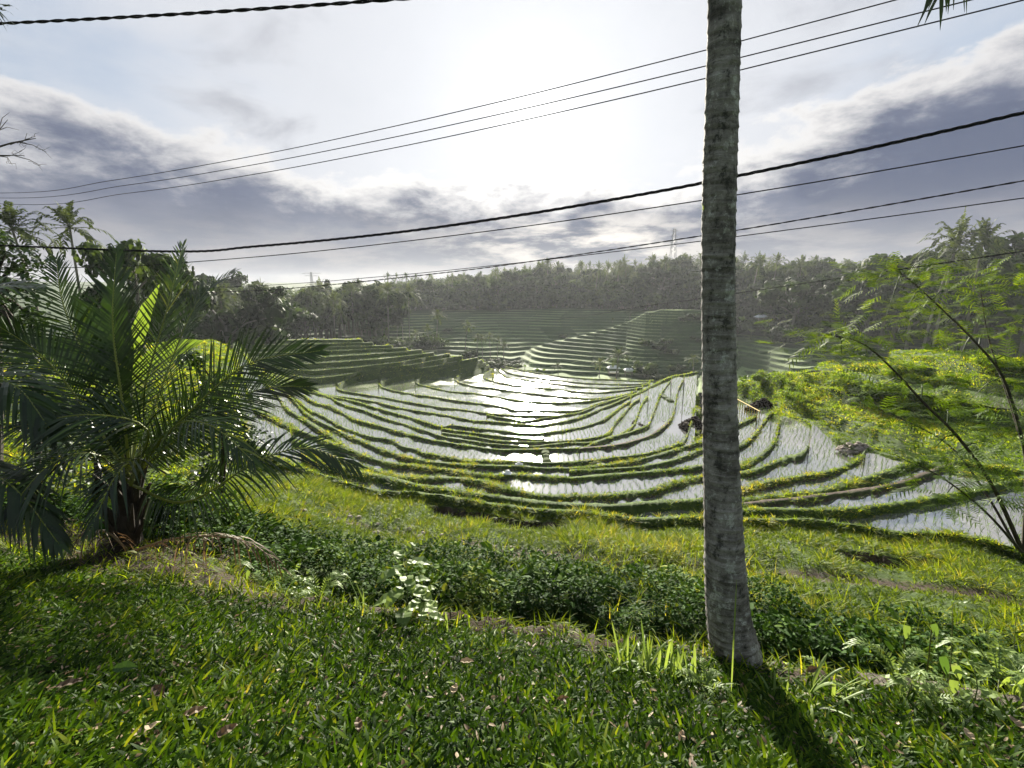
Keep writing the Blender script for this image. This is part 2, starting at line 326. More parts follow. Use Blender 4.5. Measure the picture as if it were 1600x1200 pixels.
# ------------------------------------------------------------------ terrace lines (photo pixels, near to far)
# name, water level beyond, bund width, wet beyond, kind, points
LINES = [
 ('L0', -6.20, .45, 1, 'd', [(380,690),(450,722),(545,757),(590,767),(640,769),(660,771),(705,777),(750,785),(795,791),(840,796),(900,799),(960,806),(1000,811),(1075,808),(1150,810),(1194,812),(1280,814),(1360,825),(1420,834),(1480,834),(1560,850),(1640,880)]),
 ('L0b', -6.32, .45, 1, 'd', [(1160,795),(1196,795),(1297,796),(1365,791),(1455,778),(1500,769),(1640,738)]),
 ('L1a', -6.50, .50, 1, 'm', [(1140,788),(1153,787),(1230,780),(1320,769),(1399,756),(1464,733),(1490,724)]),
 ('L1', -6.75, .60, 1, 'd', [(470,712),(560,736),(590,743),(620,750),(655,758),(687,762),(705,766),(765,774),(795,778),(840,784),(900,788),(950,790),(1000,786),(1060,783),(1100,781),(1153,781),(1230,773),(1297,763),(1342,750),(1410,727),(1446,716)]),
 ('L1c', -7.00, .50, 1, 'd', [(1118,779),(1153,767),(1207,751),(1275,740),(1320,729),(1346,713),(1352,704)]),
 ('L2', -7.25, .62, 1, 'd', [(455,685),(500,706),(560,728),(590,735),(620,744),(660,746),(705,746),(750,751),(780,759),(810,767),(840,773),(900,774),(950,773),(970,771),(1007,767),(1037,759),(1067,750),(1099,744),(1153,739),(1185,732),(1230,715),(1256,707),(1265,690),(1268,655)]),
 ('L3', -7.55, .60, 1, 'd', [(362,537),(382,600),(397,636),(417,647),(442,661),(480,677),(505,687),(530,696)]),
 ('L4', -7.90, .60, 1, 'd', [(372,542),(408,590),(435,620),(445,636),(461,647),(486,662),(517,681),(536,697),(560,707),(590,719),(635,726),(680,731),(697,733),(735,739),(765,742),(795,741),(855,744),(900,746),(955,741),(1015,737),(1067,732),(1099,727),(1153,728),(1169,722),(1196,705),(1213,685),(1220,650)]),
 ('L5a', -8.15, .45, 1, 'd', [(890,735),(940,733),(1000,729),(1045,720),(1075,711),(1099,702),(1153,697),(1178,680),(1196,655),(1207,640)]),
 ('L5', -8.45, .50, 1, 'd', [(377,547),(414,588),(445,612),(459,625),(474,642),(492,655),(524,670),(540,679),(561,687),(580,696),(605,705),(635,714),(680,722),(735,726),(810,728),(855,731),(900,731),(947,726),(992,719),(1037,708),(1075,696),(1097,688),(1150,664),(1184,648)]),
 ('L6', -8.90, .50, 1, 'd', [(382,554),(419,587),(450,610),(466,626),(486,642),(495,645),(517,657),(542,670),(580,682),(610,687),(627,696),(652,703),(660,707),(697,713),(727,719),(765,720),(810,721),(855,723),(900,721),(947,716),(1015,707),(1052,696),(1070,687),(1080,660),(1090,628)]),
 ('L7a', -9.25, .55, 1, 'm', [(905,701),(917,699),(955,696),(1007,684),(1024,675),(1048,655),(1056,632),(1060,608),(1070,590)]),
 ('L7', -9.60, .55, 1, 'd', [(387,562),(424,586),(455,606),(475,619),(495,630),(517,635),(552,654),(590,664),(634,677),(652,681),(665,685),(696,691),(740,697),(775,702),(812,702),(850,701),(900,700),(917,698),(932,690),(1012,665),(1019,650),(1026,632),(1033,614),(1050,592)]),
 ('L8', -10.0, .50, 1, 'd', [(392,568),(428,585),(460,602),(485,611),(511,619),(540,633),(565,640),(602,653),(627,661),(669,674),(680,678),(700,683),(737,689),(787,695),(837,697),(880,692),(940,689),(977,675),(991,663),(996,650),(1004,630),(1013,619)]),
 ('L9', -10.35, .50, 1, 'd', [(690,676),(700,677),(737,682),(775,688),(812,690),(850,690),(880,689),(932,683),(953,675),(962,660),(978,642),(988,630),(1001,622)]),
 ('L10', -10.65, .40, 1, 'd', [(690,670),(700,671),(731,675),(762,679),(825,685),(850,686)]),
 ('L11', -11.3, .50, 1, 'd', [(402,574),(432,585),(465,601),(487,609),(511,618),(555,627),(580,635),(615,645),(665,659),(690,666),(707,664),(750,670),(775,672),(812,676),(837,677),(869,674),(900,669),(925,662),(952,650),(972,634),(986,626)]),
 # the grassy spur on the right climbs again
 ('S1', -7.0, .8, 0, 's', [(1205,646),(1222,646),(1266,656),(1300,677),(1326,694),(1365,702),(1400,713),(1450,727),(1500,737),(1640,767)]),
 ('S1b', -6.65, .8, 0, 's', [(1192,632),(1219,627),(1275,636),(1342,664),(1396,690),(1440,708),(1500,719),(1640,748)]),
 ('S2', -6.35, .8, 0, 's', [(1150,607),(1180,598),(1228,586),(1266,601),(1309,613),(1342,622),(1387,633),(1500,652),(1640,680)]),
 ('S3', -5.65, .8, 1, 's', [(1240,592),(1295,580),(1320,595),(1387,613),(1432,622),(1500,628),(1640,650)]),
 ('S4', -5.0, .8, 0, 's', [(1330,580),(1400,578),(1455,574),(1550,592),(1640,604)]),
 ('S5', -4.45, .8, 0, 's', [(1390,560),(1455,558),(1550,570),(1640,580)]),
 ('L12', -11.85, .60, 1, 'r', [(412,582),(440,588),(472,600),(487,607),(505,616),(521,618),(540,620),(594,629),(627,637),(690,647.5),(725,654),(744,657.5),(780,659),(812,663),(844,664),(875,660),(907,651),(940,638),(970,626),(1000,612),(1037,593),(1052,588),(1075,584),(1090,580)]),
 ('L13a', -12.15, .45, 1, 'd', [(760,647.5),(787,653),(812,657),(825,657),(856,652),(905,645)]),
 ('L13', -12.45, .50, 1, 'd', [(524,602),(528,608),(552,613),(580,617.5),(636,627.5),(690,636),(731,641),(762,645),(794,648),(812,649),(862,649),(900,646),(940,631),(970,621),(988,616)]),
 ('L14', -12.9, .50, 1, 'd', [(591,598.5),(597,605),(635,614),(684,621),(740,629),(787,636),(802,640),(825,641),(875,642),(910,640),(932,631),(972,620)]),
 ('L15', -13.4, .50, 1, 'd', [(649,595),(655,600),(696,610),(737,614),(769,619),(812,626),(862,629),(900,628.5),(925,626),(955,621),(988,614)]),
 ('L16', -13.9, .50, 1, 'd', [(710,591),(715,596),(737,602.5),(775,607),(825,614),(850,617),(900,621.5),(932,622.5),(962,619),(994,611)]),
 ('L17', -14.4, .50, 1, 'd', [(753,588),(759,592),(775,597),(825,604),(850,606),(900,611.5),(932,613),(970,610.5),(1005,605)]),
 ('L18', -14.8, .50, 1, 'd', [(772,574),(780,579),(790,588),(812,592),(850,597),(900,603),(947,605.5),(985,604),(1014,600)]),
 ('L19', -15.1, .50, 1, 'd', [(781,575),(797,583),(837,590),(880,595.5),(940,599.5),(1000,600),(1016,598)]),
 ('L20', -15.5, .80, 0, 'd', [(788,573),(850,584),(900,590),(960,592.5),(1000,595),(1022,594)]),
 # left spur: the same contours come back as risers (z = level ABOVE the riser)
 ('U17', -13.9, .5, 1, 'u', [(754,587),(760,582),(770,576)]),
 ('U16', -13.4, .5, 1, 'u', [(711,590),(721,585),(740,580),(756,573),(765,570)]),
 ('U15', -12.9, .5, 1, 'u', [(650,594),(665,587),(696,582),(740,572),(760,566)]),
 ('U14', -12.45, .5, 1, 'u', [(592,597.5),(609,592),(652,584),(696,575),(740,566),(754,562.5)]),
 ('U13', -11.85, .5, 1, 'u', [(525,600.5),(540,594),(571,586),(640,577),(690,570.5),(721,564.5),(746,559)]),
 ('U12', -11.3, .5, 1, 'u', [(412,579.5),(450,586),(490,591),(520,588),(571,580.5),(635,571),(691,561),(722,556)]),
 ('U11', -10.85, .5, 1, 'u', [(402,571.5),(450,577),(490,579),(520,577),(560,573.5),(635,564),(703,552.5)]),
 ('U8', -10.4, .5, 1, 'u', [(392,565.5),(450,568),(500,567.5),(560,563),(616,558.5),(678,550.5)]),
 ('U7', -10.05, .5, 1, 'u', [(387,559.5),(450,560),(500,558.5),(560,554.5),(616,550.5),(660,546)]),
 ('U6', -9.7, .5, 1, 'u', [(382,551.5),(450,551),(500,549),(560,546),(636,543.5)]),
 ('U5', -9.4, .5, 1, 'u', [(377,544.5),(450,544),(500,542.5),(560,540.5),(612,539.5)]),
 ('U4', -9.1, .5, 1, 'u', [(372,539.5),(450,538),(500,537),(560,535.5),(583,534.5)]),
 ('U3', -8.8, .5, 1, 'u', [(362,534.5),(450,531.5),(487,531),(560,530.5),(566,530.5)]),
]
NC = 1060; AZ = np.linspace(math.radians(-53), math.radians(53), NC)
def catmull(pts, step=3.0):
    P = [np.array(p, float) for p in pts]; P = [2 * P[0] - P[1]] + P + [2 * P[-1] - P[-2]]; out = []
    for i in range(1, len(P) - 2):
        n = max(2, int(np.linalg.norm(P[i + 1] - P[i]) / step)); ta = 0.5
        for k in range(n):
            t = k / n; a, b, c, d = P[i - 1], P[i], P[i + 1], P[i + 2]
            l = np.linalg.norm
            # centripetal-ish tangents keep the curve from overshooting
            m1 = (c - a) * min(1, l(c - b) / max(l(c - a), 1e-6)); m2 = (d - b) * min(1, l(c - b) / max(l(d - b), 1e-6))
            t2, t3 = t * t, t * t * t
            out.append((2 * t3 - 3 * t2 + 1) * b + (t3 - 2 * t2 + t) * m1 + (-2 * t3 + 3 * t2) * c + (t3 - t2) * m2)
    out.append(P[-2]); return np.array(out)
K = len(LINES); DEP = np.full((K, NC), np.nan)
for k, (nm, w, wd, wet, kd, pts) in enumerate(LINES):
    c = catmull(pts); a, d = azdep(c[:, 0], c[:, 1]); a = np.maximum.accumulate(a + np.arange(len(a)) * 1e-7)
    ins = (AZ >= a[0]) & (AZ <= a[-1])
    DEP[k, ins] = np.interp(AZ[ins], a, d) + vnoise1(AZ[ins] * 38, k, 3) * 0.00055
EDGE = [(-140,800),(0,850),(100,868),(200,893),(300,915),(420,937),(560,955),(700,970),(820,985),(950,1005),(1030,1017),(1150,1035),(1250,1052),(1350,1068),(1450,1080),(1590,1105),(1760,1140)]
ZE = -2.55
c = catmull(EDGE); a, d = azdep(c[:, 0], c[:, 1]); RE = -ZE / np.tan(np.interp(AZ, a, d))
RE = RE + vnoise1(AZ * 30, 5, 3) * 0.05
dep0 = DEP[0].copy(); ok = ~np.isnan(dep0); dep0 = np.interp(AZ, AZ[ok], dep0[ok]); 
R0 = 5.75 / np.tan(dep0); R0 = np.minimum(R0, 16)
R0[AZ < AZ[ok][0]] = R0[ok][0] + (AZ[ok][0] - AZ[AZ < AZ[ok][0]]) * 8
PXC = 800 + np.tan(AZ) * F * 0.93           # rough photo column of each azimuth (for windows of detail)
NL, NE, NS, NB = 16, 9, 60, 26
NROW = NL + NE + NS + 4 * K + NB
R = np.zeros((NROW, NC)); Z = np.zeros((NROW, NC)); MUD = np.zeros((NROW, NC)); LVL = np.zeros((K, NC)); PRES = ~np.isnan(DEP)
WET = np.zeros((K, NC), bool)
# rows 0..NL: the lawn
t = np.linspace(0, 1, NL)[:, None]; R[:NL] = 0.35 * (1 - t) + RE[None] * t
Z[:NL] = -1.52 - (-ZE - 1.52) * np.clip((R[:NL] - .7) / (RE[None] - .7), 0, 1) ** 0.9
Z[:NL] += vnoise2(R[:NL] * np.sin(AZ) * 1.3, R[:NL] * np.cos(AZ) * 1.3, 3) * 0.03 * np.minimum(1, t * 6)
MUD[NL - 2:NL] = np.clip(0.55 + vnoise1(AZ * 14, 9) * 0.6 + .5 * (1 - smooth(az_of(330, 910), az_of(520, 940), AZ)), 0, 1)[None]
offs = [.06, .16, .30, .45, .62, .85, 1.1, 1.4, 1.7]; zo = np.array([-2.56, -2.62, -3.0, -3.5, -4.0, -4.45, -4.75, -4.9, -4.95])
fl = smooth(az_of(300, 900), az_of(620, 950), AZ)
for i in range(NE): R[NL + i] = RE + offs[i]; Z[NL + i] = (zo[i] * fl + (-2.56 - .12 * offs[i]) * (1 - fl)) + vnoise1(AZ * 25, 11 + i, 2) * 0.03; MUD[NL + i] = .8
t = np.linspace(0, 1, NS + 1)[1:, None] ** 1.15; rs = R[NL + NE - 1][None]; re_ = np.maximum(R0[None] - .5, rs + 1.0)
s = slice(NL + NE, NL + NE + NS); R[s] = rs * (1 - t) + re_ * t
dd = R[s] - RE[None]; rise = smooth(1.9, 2.6, dd + .25 * vnoise1(AZ * 18, 61)[None]); zr = -4.95 + .75 * rise
zl_ = np.where(dd < 2.6, -4.2, -4.2 - 1.55 * np.clip((dd - 2.6) / np.maximum(re_ - RE[None] - 2.6, .5), 0, 1) ** .85)
zl2 = -2.76 - 2.99 * np.clip((dd - 1.7) / np.maximum(re_ - RE[None] - 1.7, .5), 0, 1)
Z[s] = (np.where(rise < 1, zr, zl_)) * fl[None] + zl2 * (1 - fl[None])
XX = R[s] * np.sin(AZ); YY = R[s] * np.cos(AZ); Z[s] += vnoise2(XX * .7, YY * .7, 21) * 0.09 * np.sin(np.pi * t)
# a footpath crosses the slope, and two dug steps with bare walls
c = catmull([(380,770),(470,792),(560,815),(650,835),(760,858),(880,872),(1000,880),(1150,886),(1300,893),(1450,905),(1640,940)]); a, d = azdep(c[:, 0], c[:, 1])
rp = 5.05 / np.tan(np.interp(AZ, a, d)); pathw = np.exp(-((R[s] - rp[None]) / .42) ** 2) * smooth(-.53, -.40, AZ)[None]
MUD[s] = np.clip(pathw * 0.85, 0, 1); Z[s] -= pathw * .08
def dug(x0, x1, rn, rf, dz):
    a0, a1 = az_of(x0, 820), az_of(x1, 820); wa = smooth(a0, a0 + .03, AZ) * (1 - smooth(a1 - .02, a1, AZ))
    w = smooth(0, .5, R[s] - rn[None]) * (1 - smooth(0, .10, R[s] - rf[None])); Z[s] -= dz * w * wa[None]
    MUD[s] = np.maximum(MUD[s], wa[None] * np.exp(-((R[s] - rf[None]) / .16) ** 2) * 1.2)
dug(665, 895, R0 - 1.9, R0 - .95 + .16 * vnoise1(AZ * 30, 71), .42); dug(1300, 1500, R0 - 2.8, R0 - 2.1 + .25 * vnoise1(AZ * 22, 77), .30); pass
ROW0 = NL + NE + NS
lw = np.array([l[1] for l in LINES]); wid = np.array([l[2] for l in LINES]); kinds = [l[4] for l in LINES]
SL = np.ones((K, NC))
for k in range(K):
    z0 = lw[k]; r = -z0 / np.tan(DEP[k]); dr = np.gradient(r, AZ); SL[k] = np.clip(np.sqrt(1 + np.nan_to_num(dr / r) ** 2), 1, 3.2)
land = -5.75
BN = np.stack([vnoise1(AZ * 55, 100 + k, 3) for k in range(K)])
SX0 = [float(azdep(*l[5][0])[0]) for l in LINES]
for j in range(NC):
    rp_, lvl, wet = R[ROW0 - 1, j], Z[ROW0 - 1, j], False
    for k in range(K):
        i = ROW0 + 4 * k
        if PRES[k, j]:
            new = lw[k]
            if kinds[k] == 's': new = lvl + (new - lvl) * float(smooth(SX0[k], SX0[k] + .10, AZ[j]))
            up = new > lvl; bh = .13 if kinds[k] != 'd' or k > 3 else .2
            zc = max(new, lvl) + bh + (.045 if kinds[k] != 'u' else .0) * BN[k, j]
            if kinds[k] == 's' : zc = new + .05
            if kinds[k] == 's' and lvl > new: zc = lvl + .05; new = lvl
            rc = -zc / math.tan(DEP[k, j]); hw = wid[k] * (.36 if kinds[k] != 'u' else .22) * SL[k, j] * (1 + .22 * math.sin(j * .11 + k * 2.3) * math.sin(j * .037 + k) + (.22 if kinds[k] != 'u' else 0) * BN[k, (j * 2 + 57 * k) % NC])
            if up:
                wl = (min(.12 + .22 * (zc - lvl), .6) if kinds[k] != 's' else .15 + .8 * (zc - lvl)) * SL[k, j]
                rr = [rc - wl - .04, rc - .03, rc + hw * .9, rc + hw * 1.1]
            else:
                rr = [rc - hw, rc - hw * .62, rc + hw * .5, rc + hw * .5 + .10 + .3 * (zc - new) * SL[k, j]]
            zz = [lvl - .05, zc, zc, new - .05]
            mudv = 0.0
            if kinds[k] == 'm': mudv = .9
            if kinds[k] == 's' : mudv = .12
            if kinds[k] == 'u' : mudv = .12
            for q in range(4):
                rq = max(rr[q], rp_ + .004); R[i + q, j] = rq; rp_ = rq; Z[i + q, j] = zz[q]
                MUD[i + q, j] = (1.0 if q in (0, 3) else 0.0) * (1.0 if k > 3 or q == 3 else .35) if mudv == 0 else (mudv if q != 1 else mudv * .4)
            lvl = new; wet = bool(LINES[k][3])
        else:
            for q in range(4):
                rp_ += .0008; R[i + q, j] = rp_; Z[i + q, j] = lvl - .05
                MUD[i + q, j] = 1.0 if wet else .15
        LVL[k, j] = lvl; WET[k, j] = wet
    # behind the last line: a short ledge, then down to the valley
    r1 = rp_
    if AZ[j] < az_of(566): ledge = 2.5 + max(0, (62 - r1)) * float(smooth(az_of(420), az_of(330), AZ[j]))
    else: ledge = 1.2
    if AZ[j] > az_of(1280): ledge = 5.0
    for q in range(NB):
        tt = (q + 1) / NB; lt = min(1, tt * 3); bt = max(0, (tt - .33) / .67)
        R[ROW0 + 4 * K + q, j] = r1 + ledge * lt + 26 * bt
        Z[ROW0 + 4 * K + q, j] = lvl * (1 - bt ** .8) + (-22.5) * bt ** .8 + (.0 if bt else .05)
CA, SA = np.cos(AZ), np.sin(AZ)
# smooth lumpiness on dry rows of the right spur
XX = R * SA; YY = R * CA
i0 = ROW0 + 4 * 17 + 1; dry = np.zeros_like(Z); dry[i0:ROW0 + 4 * 23] = 1; dry *= (AZ > az_of(1150))[None]
Z += dry * vnoise2(XX * .55, YY * .55, 31) * .16
VT = np.stack([XX, YY, Z], 2).reshape(-1, 3)
ii, jj = np.meshgrid(np.arange(NROW - 1), np.arange(NC - 1), indexing='ij')
q00 = ii * NC + jj; QT = np.stack([q00, q00 + 1, q00 + NC + 1, q00 + NC], -1).reshape(-1, 4)
me = mesh_np('terrain', VT, QT, mats=[G['terrain']], attrs={'mud': np.clip(MUD, 0, 1).ravel()})
tag(link_mesh('terrain', me), 'terraced valley slope with grassy bunds falling away from the lawn edge', 'ground', kind='structure')
# ------------------------------------------------------------------ water sheets, one per terrace level
AL = np.zeros(K)
for k in range(K):
    FFr = R[ROW0 + 4 * k + 3]; NFr = R[ROW0 + 4 * k + 4]; zl = LVL[k]
    good = WET[k, :-1] & WET[k, 1:] & (np.abs(zl[1:] - zl[:-1]) < .01)
    good &= ((NFr - FFr)[:-1] > .05) | ((NFr - FFr)[1:] > .05)
    if good.sum() < 3: continue
    ra = FFr - .03; rb = NFr + .03
    V = np.concatenate([np.stack([ra * SA, ra * CA, zl], 1), np.stack([rb * SA, rb * CA, zl], 1)])
    jx = np.nonzero(good)[0]; Q = np.stack([jx, jx + 1, jx + 1 + NC, jx + NC], 1)
    used, inv = np.unique(Q, return_inverse=True); Q = inv.reshape(-1, 4)
    alg = .9 if LINES[k][0] in ('L14', 'L15', 'L16', 'L17', 'L18', 'L13', 'U13', 'U14', 'U15', 'U16') else (.35 if lw[k] < -9 else .1)
    if LINES[k][0][0] in 'U': alg = 1.2
    o = link_mesh('paddy_water', mesh_np('paddy_water', V[used], Q, mats=[G['water']], attrs={'algae': np.full(len(used), alg)}))
    tag(o, 'still sheet of flooded paddy water between grassy bunds', 'water', 'flooded paddy terraces', 'structure')
# ------------------------------------------------------------------ ground query
def gz_loft(x, y):
    a = math.atan2(x, y); j = int(round((a - AZ[0]) / (AZ[1] - AZ[0]))); j = min(max(j, 0), NC - 1)
    return float(np.interp(math.hypot(x, y), R[:, j], Z[:, j])), float(R[-1, j])
# ------------------------------------------------------------------ far hillside (stepped) and forest ground
HTOP = [(300,500),(520,492),(600,484),(760,484),(860,484),(1000,484),(1090,487),(1150,494),(1270,492),(1400,472),(1600,458)]
hx, hd = azdep([p[0] for p in HTOP], [p[1] for p in HTOP])
SPUR = [(760,590),(790,552),(850,537),(900,525),(950,513),(980,503),(1010,487),(1060,483),(1100,486),(1150,520),(1200,575)]
sx, sdp = azdep([p[0] for p in SPUR], [p[1] for p in SPUR])
STEP = .62
def hill(az, r, steps=True):
    az = np.asarray(az, float); r = np.asarray(r, float)
    wob = vnoise2(az * 9, r * .02, 41, 3); zb = -18.6
    cell = np.floor(az * 15 + .5 * vnoise1(r * .03, 7, 2) + .3 * np.floor(r / 22)); plot = (np.sin(cell * 127.1 + np.floor(r / 22) * 31.7) * 43758.5453) % 1.0
    r1 = 182 + 6 * vnoise1(az * 6, 3, 2); dt = np.interp(az, hx, hd); zt = -r1 * np.tan(dt); r0 = 112 + 9 * wob
    B = zb + (zt - zb) * np.clip((r - r0) / (r1 - r0), 0, 1) ** 1.05
    rc = np.interp(az, [az_of(760), az_of(850), az_of(1010), az_of(1200)], [122, 128, 142, 150]); zc = -rc * np.tan(np.interp(az, sx, sdp))
    fx = smooth(az_of(770), az_of(850), az) * (1 - smooth(az_of(1120), az_of(1200), az))
    S = zb + (zc - zb) * np.clip((r - 102 - 3 * wob) / (rc - 102), 0, 1) - np.clip(r - rc, 0, 60) * .42
    H = np.maximum(B, np.where(fx > 0, zb + (S - zb) * fx, zb))
    # bare jungle ground past the terraces
    G2 = zt + np.clip(r - r1, 0, 140) * .055 + np.clip(r - r1 - 140, 0, 400) * .02
    left = 1 - smooth(az_of(560, 520), az_of(620, 520), az + (r - 140) * .0008)
    H = H + .30 * (plot - .5); Hs = np.floor((H + wob * .15) / STEP) * STEP
    if steps:
        fr = ((H + wob * .15) / STEP) % 1.0; Hs = Hs + STEP * smooth(0, .32, fr) - STEP + .3
        # tiny bund on the lip of every step
        Hs = Hs + .12 * smooth(.22, .32, fr) * (1 - smooth(.36, .44, fr))
    out = np.where(r < r1, Hs, G2)
    hill.plot = plot
    return out, (r < r1) & (left < .5)
ra = np.concatenate([np.arange(88, 100, 1.5), np.arange(100, 190, .2), np.geomspace(190, 700, 40)])
aa = np.linspace(math.radians(-52), math.radians(52), 720)
A2, R2 = np.meshgrid(aa, ra); ZH, terr = hill(A2, R2)
plotv = hill.plot; Bs, _ = hill(A2, R2, False); Hf = ((Bs) / STEP)
ft = np.clip(np.gradient(ZH, axis=0) / np.gradient(R2, axis=0), 0, 2)
tread = np.where(terr, 1 - smooth(.25, .7, ft), 0) * np.clip(.35 + .6 * plotv + .35 * vnoise2(R2 * np.sin(A2) * .06, np.floor(Bs / STEP) * 3.3, 8), 0, 1)  # splits light rice treads from the shade-darkened risers
V = np.stack([R2 * np.sin(A2), R2 * np.cos(A2), ZH], 2).reshape(-1, 3); nA = len(aa)
ii, jj = np.meshgrid(np.arange(len(ra) - 1), np.arange(nA - 1), indexing='ij'); q00 = ii * nA + jj
Q = np.stack([q00, q00 + 1, q00 + nA + 1, q00 + nA], -1).reshape(-1, 4)
tag(link_mesh('hillside', mesh_np('hillside', V, Q, mats=[G['hill']], attrs={'mud': tread.ravel()})), 'stepped green rice hillside across the valley', 'hillside', kind='structure')
# the flat base sheet reaching the horizon, all round
n = 96; rr = [60, 140, 400, 1200, 4000]
V = [(0, 0, -24)]; Fq = []; T3 = []
for r in rr:
    for k in range(n): V.append((r * math.sin(2 * math.pi * k / n), r * math.cos(2 * math.pi * k / n), -24))
for k in range(n): T3.append((0, 1 + (k + 1) % n, 1 + k))
for i in range(len(rr) - 1):
    for k in range(n): b0 = 1 + i * n; Fq.append((b0 + k, b0 + (k + 1) % n, b0 + n + (k + 1) % n, b0 + n + k))
tag(link_mesh('ground', mesh_np('ground', V, Fq, T3, mats=[G['base']], attrs={'mud': np.zeros(len(V))})), 'wide green valley ground running out to the horizon', 'ground', kind='structure')
def hill_ground(x, y):
    return float(hill(math.atan2(x, y), math.hypot(x, y), True)[0])
def gz(x, y):
    z, rend = gz_loft(x, y); r = math.hypot(x, y)
    if r < rend - 2: 
        if r > 95: return max(z, hill_ground(x, y))
        return z
    return hill_ground(x, y)
# the earth behind the viewer: lawn carries on
V = []; nb = 48; RG = np.geomspace(.35, 120, 34); zl0 = np.interp(RG, R[:, -1], Z[:, -1]); zr0 = np.interp(RG, R[:, 0], Z[:, 0])
for q, r in enumerate(RG):
    for k in range(nb + 1):
        f = k / nb; a = AZ[-1] + (2 * math.pi - (AZ[-1] - AZ[0])) * f; zb_ = -1.52 + .1 * float(smooth(1, 6, r)) - .6 * float(smooth(10, 40, r)); e1 = 1 - float(smooth(0, .30, f)); e2 = 1 - float(smooth(0, .30, 1 - f))
        V.append((r * math.sin(a), r * math.cos(a), zb_ + (zl0[q] - zb_) * e1 + (zr0[q] - zb_) * e2))
Q = [(i * (nb + 1) + k, i * (nb + 1) + k + 1, (i + 1) * (nb + 1) + k + 1, (i + 1) * (nb + 1) + k) for i in range(len(RG) - 1) for k in range(nb)]
tag(link_mesh('lawn_ground', mesh_np('lawn_ground', V, Q, mats=[G['terrain']], attrs={'mud': np.zeros(len(V))})), 'grassy bank behind the viewpoint', 'ground', kind='structure')
# ------------------------------------------------------------------ cross bunds between paddies
CROSS = [[(608,688),(628,682),(645,678)], [(655,683),(674,677),(690,671),(707,664)], [(755,672),(766,666),(781,659)], [(852,703),(853,712),(855,722)],
         [(1011,620),(1024,621)], [(1033,616),(1041,622),(1050,627)], [(1054,622),(1070,624),(1088,627)], [(1052,610),(1075,611),(1097,622)], [(459,631),(447,632)]]
for pts in CROSS:
    c = catmull(pts, 2.0); W = []
    for (x, y) in c:
        z = -9.0
        for it in range(6):
            p = at_z(x, y, z + .1); z, _ = gz_loft(p.x, p.y); z = min(z, -5)
        W.append(Vector((p.x, p.y, z)))
    zmin = min(w.z for w in W)
    for w in W: w.z = zmin + .05
    mb = MB(); vs = []; fs = []
    for i, w in enumerate(W):
        t = (W[min(i + 1, len(W) - 1)] - W[max(i - 1, 0)]); t.z = 0; t.normalize(); sd = Vector((-t.y, t.x, 0)); h = .15 + .04 * math.sin(i * 1.7)
        for o, zz in ((-.34, -.35), (-.18, h - .04), (0, h), (.18, h - .04), (.34, -.35)): vs.append(w + sd * (o * (1 + .15 * math.sin(i * .9))) + Vector((0, 0, zz)))
    for i in range(len(W) - 1):
        for q in range(4): fs.append((i * 5 + q, i * 5 + q + 1, (i + 1) * 5 + q + 1, (i + 1) * 5 + q))
    fs += [(0, 1, 2, 3, 4), tuple((len(W) - 1) * 5 + q for q in (4, 3, 2, 1, 0))]
    mb.add(vs, fs); o = mb.build('field_path', G['terrain']); tag(o, 'short grassy cross bund joining two paddy bunds', 'bund', 'cross bunds between the paddies', 'structure')
# ------------------------------------------------------------------ scattered grass
PB = [(0, .55), (.35, 1), (.7, .75), (1, .06)]
PLAWN = [(0, .5), (.25, 1), (.6, .95), (.85, .6), (1, .05)]
Rq = .25 * (R[:-1, :-1] + R[1:, :-1] + R[:-1, 1:] + R[1:, 1:])
def quad_area():
    P = np.stack([XX, YY, Z], 2); d1 = P[1:, 1:] - P[:-1, :-1]; d2 = P[:-1, 1:] - P[1:, :-1]
    return .5 * np.linalg.norm(np.cross(d1, d2), axis=2)
AREA = quad_area()
def sample(dens):
    """dens (NROW-1, NC-1) plants per square metre -> points, row index"""
    ex = (dens * AREA); tot = ex.sum(); n = rng.poisson(tot); cdf = np.cumsum(ex.ravel()); u = rng.random(n) * cdf[-1]
    idx = np.searchsorted(cdf, u); i, j = np.unravel_index(np.minimum(idx, ex.size - 1), ex.shape); a = rng.random(n); b = rng.random(n)
    f = lambda M: (M[i, j] * (1 - a) + M[i + 1, j] * a) * (1 - b) + (M[i, j + 1] * (1 - a) + M[i + 1, j + 1] * a) * b
    return np.stack([f(XX), f(YY), f(Z)], 1), i, f(MUD), f(R)
rowi = np.arange(NROW - 1)[:, None] * np.ones((1, NC - 1)); colz = .5 * (AZ[:-1] + AZ[1:])[None] * np.ones((NROW - 1, 1))
inview = smooth(-.98, -.90, colz) * (1 - smooth(.90, .98, colz)) > 0
md = .25 * (MUD[:-1, :-1] + MUD[1:, :-1] + MUD[:-1, 1:] + MUD[1:, 1:])
def grass_obj(name, P, H, W, lean, tint, prof, mat, label, droop=.3):
    V, Q, T = blades(P, H, W, lean, rng.uniform(0, 2 * np.pi, len(P)), tint, prof, droop)
    o = link_mesh(name, mesh_np(name, V, Q, mats=[mat], tint=T)); return tag(o, label, 'grass', kind='stuff')
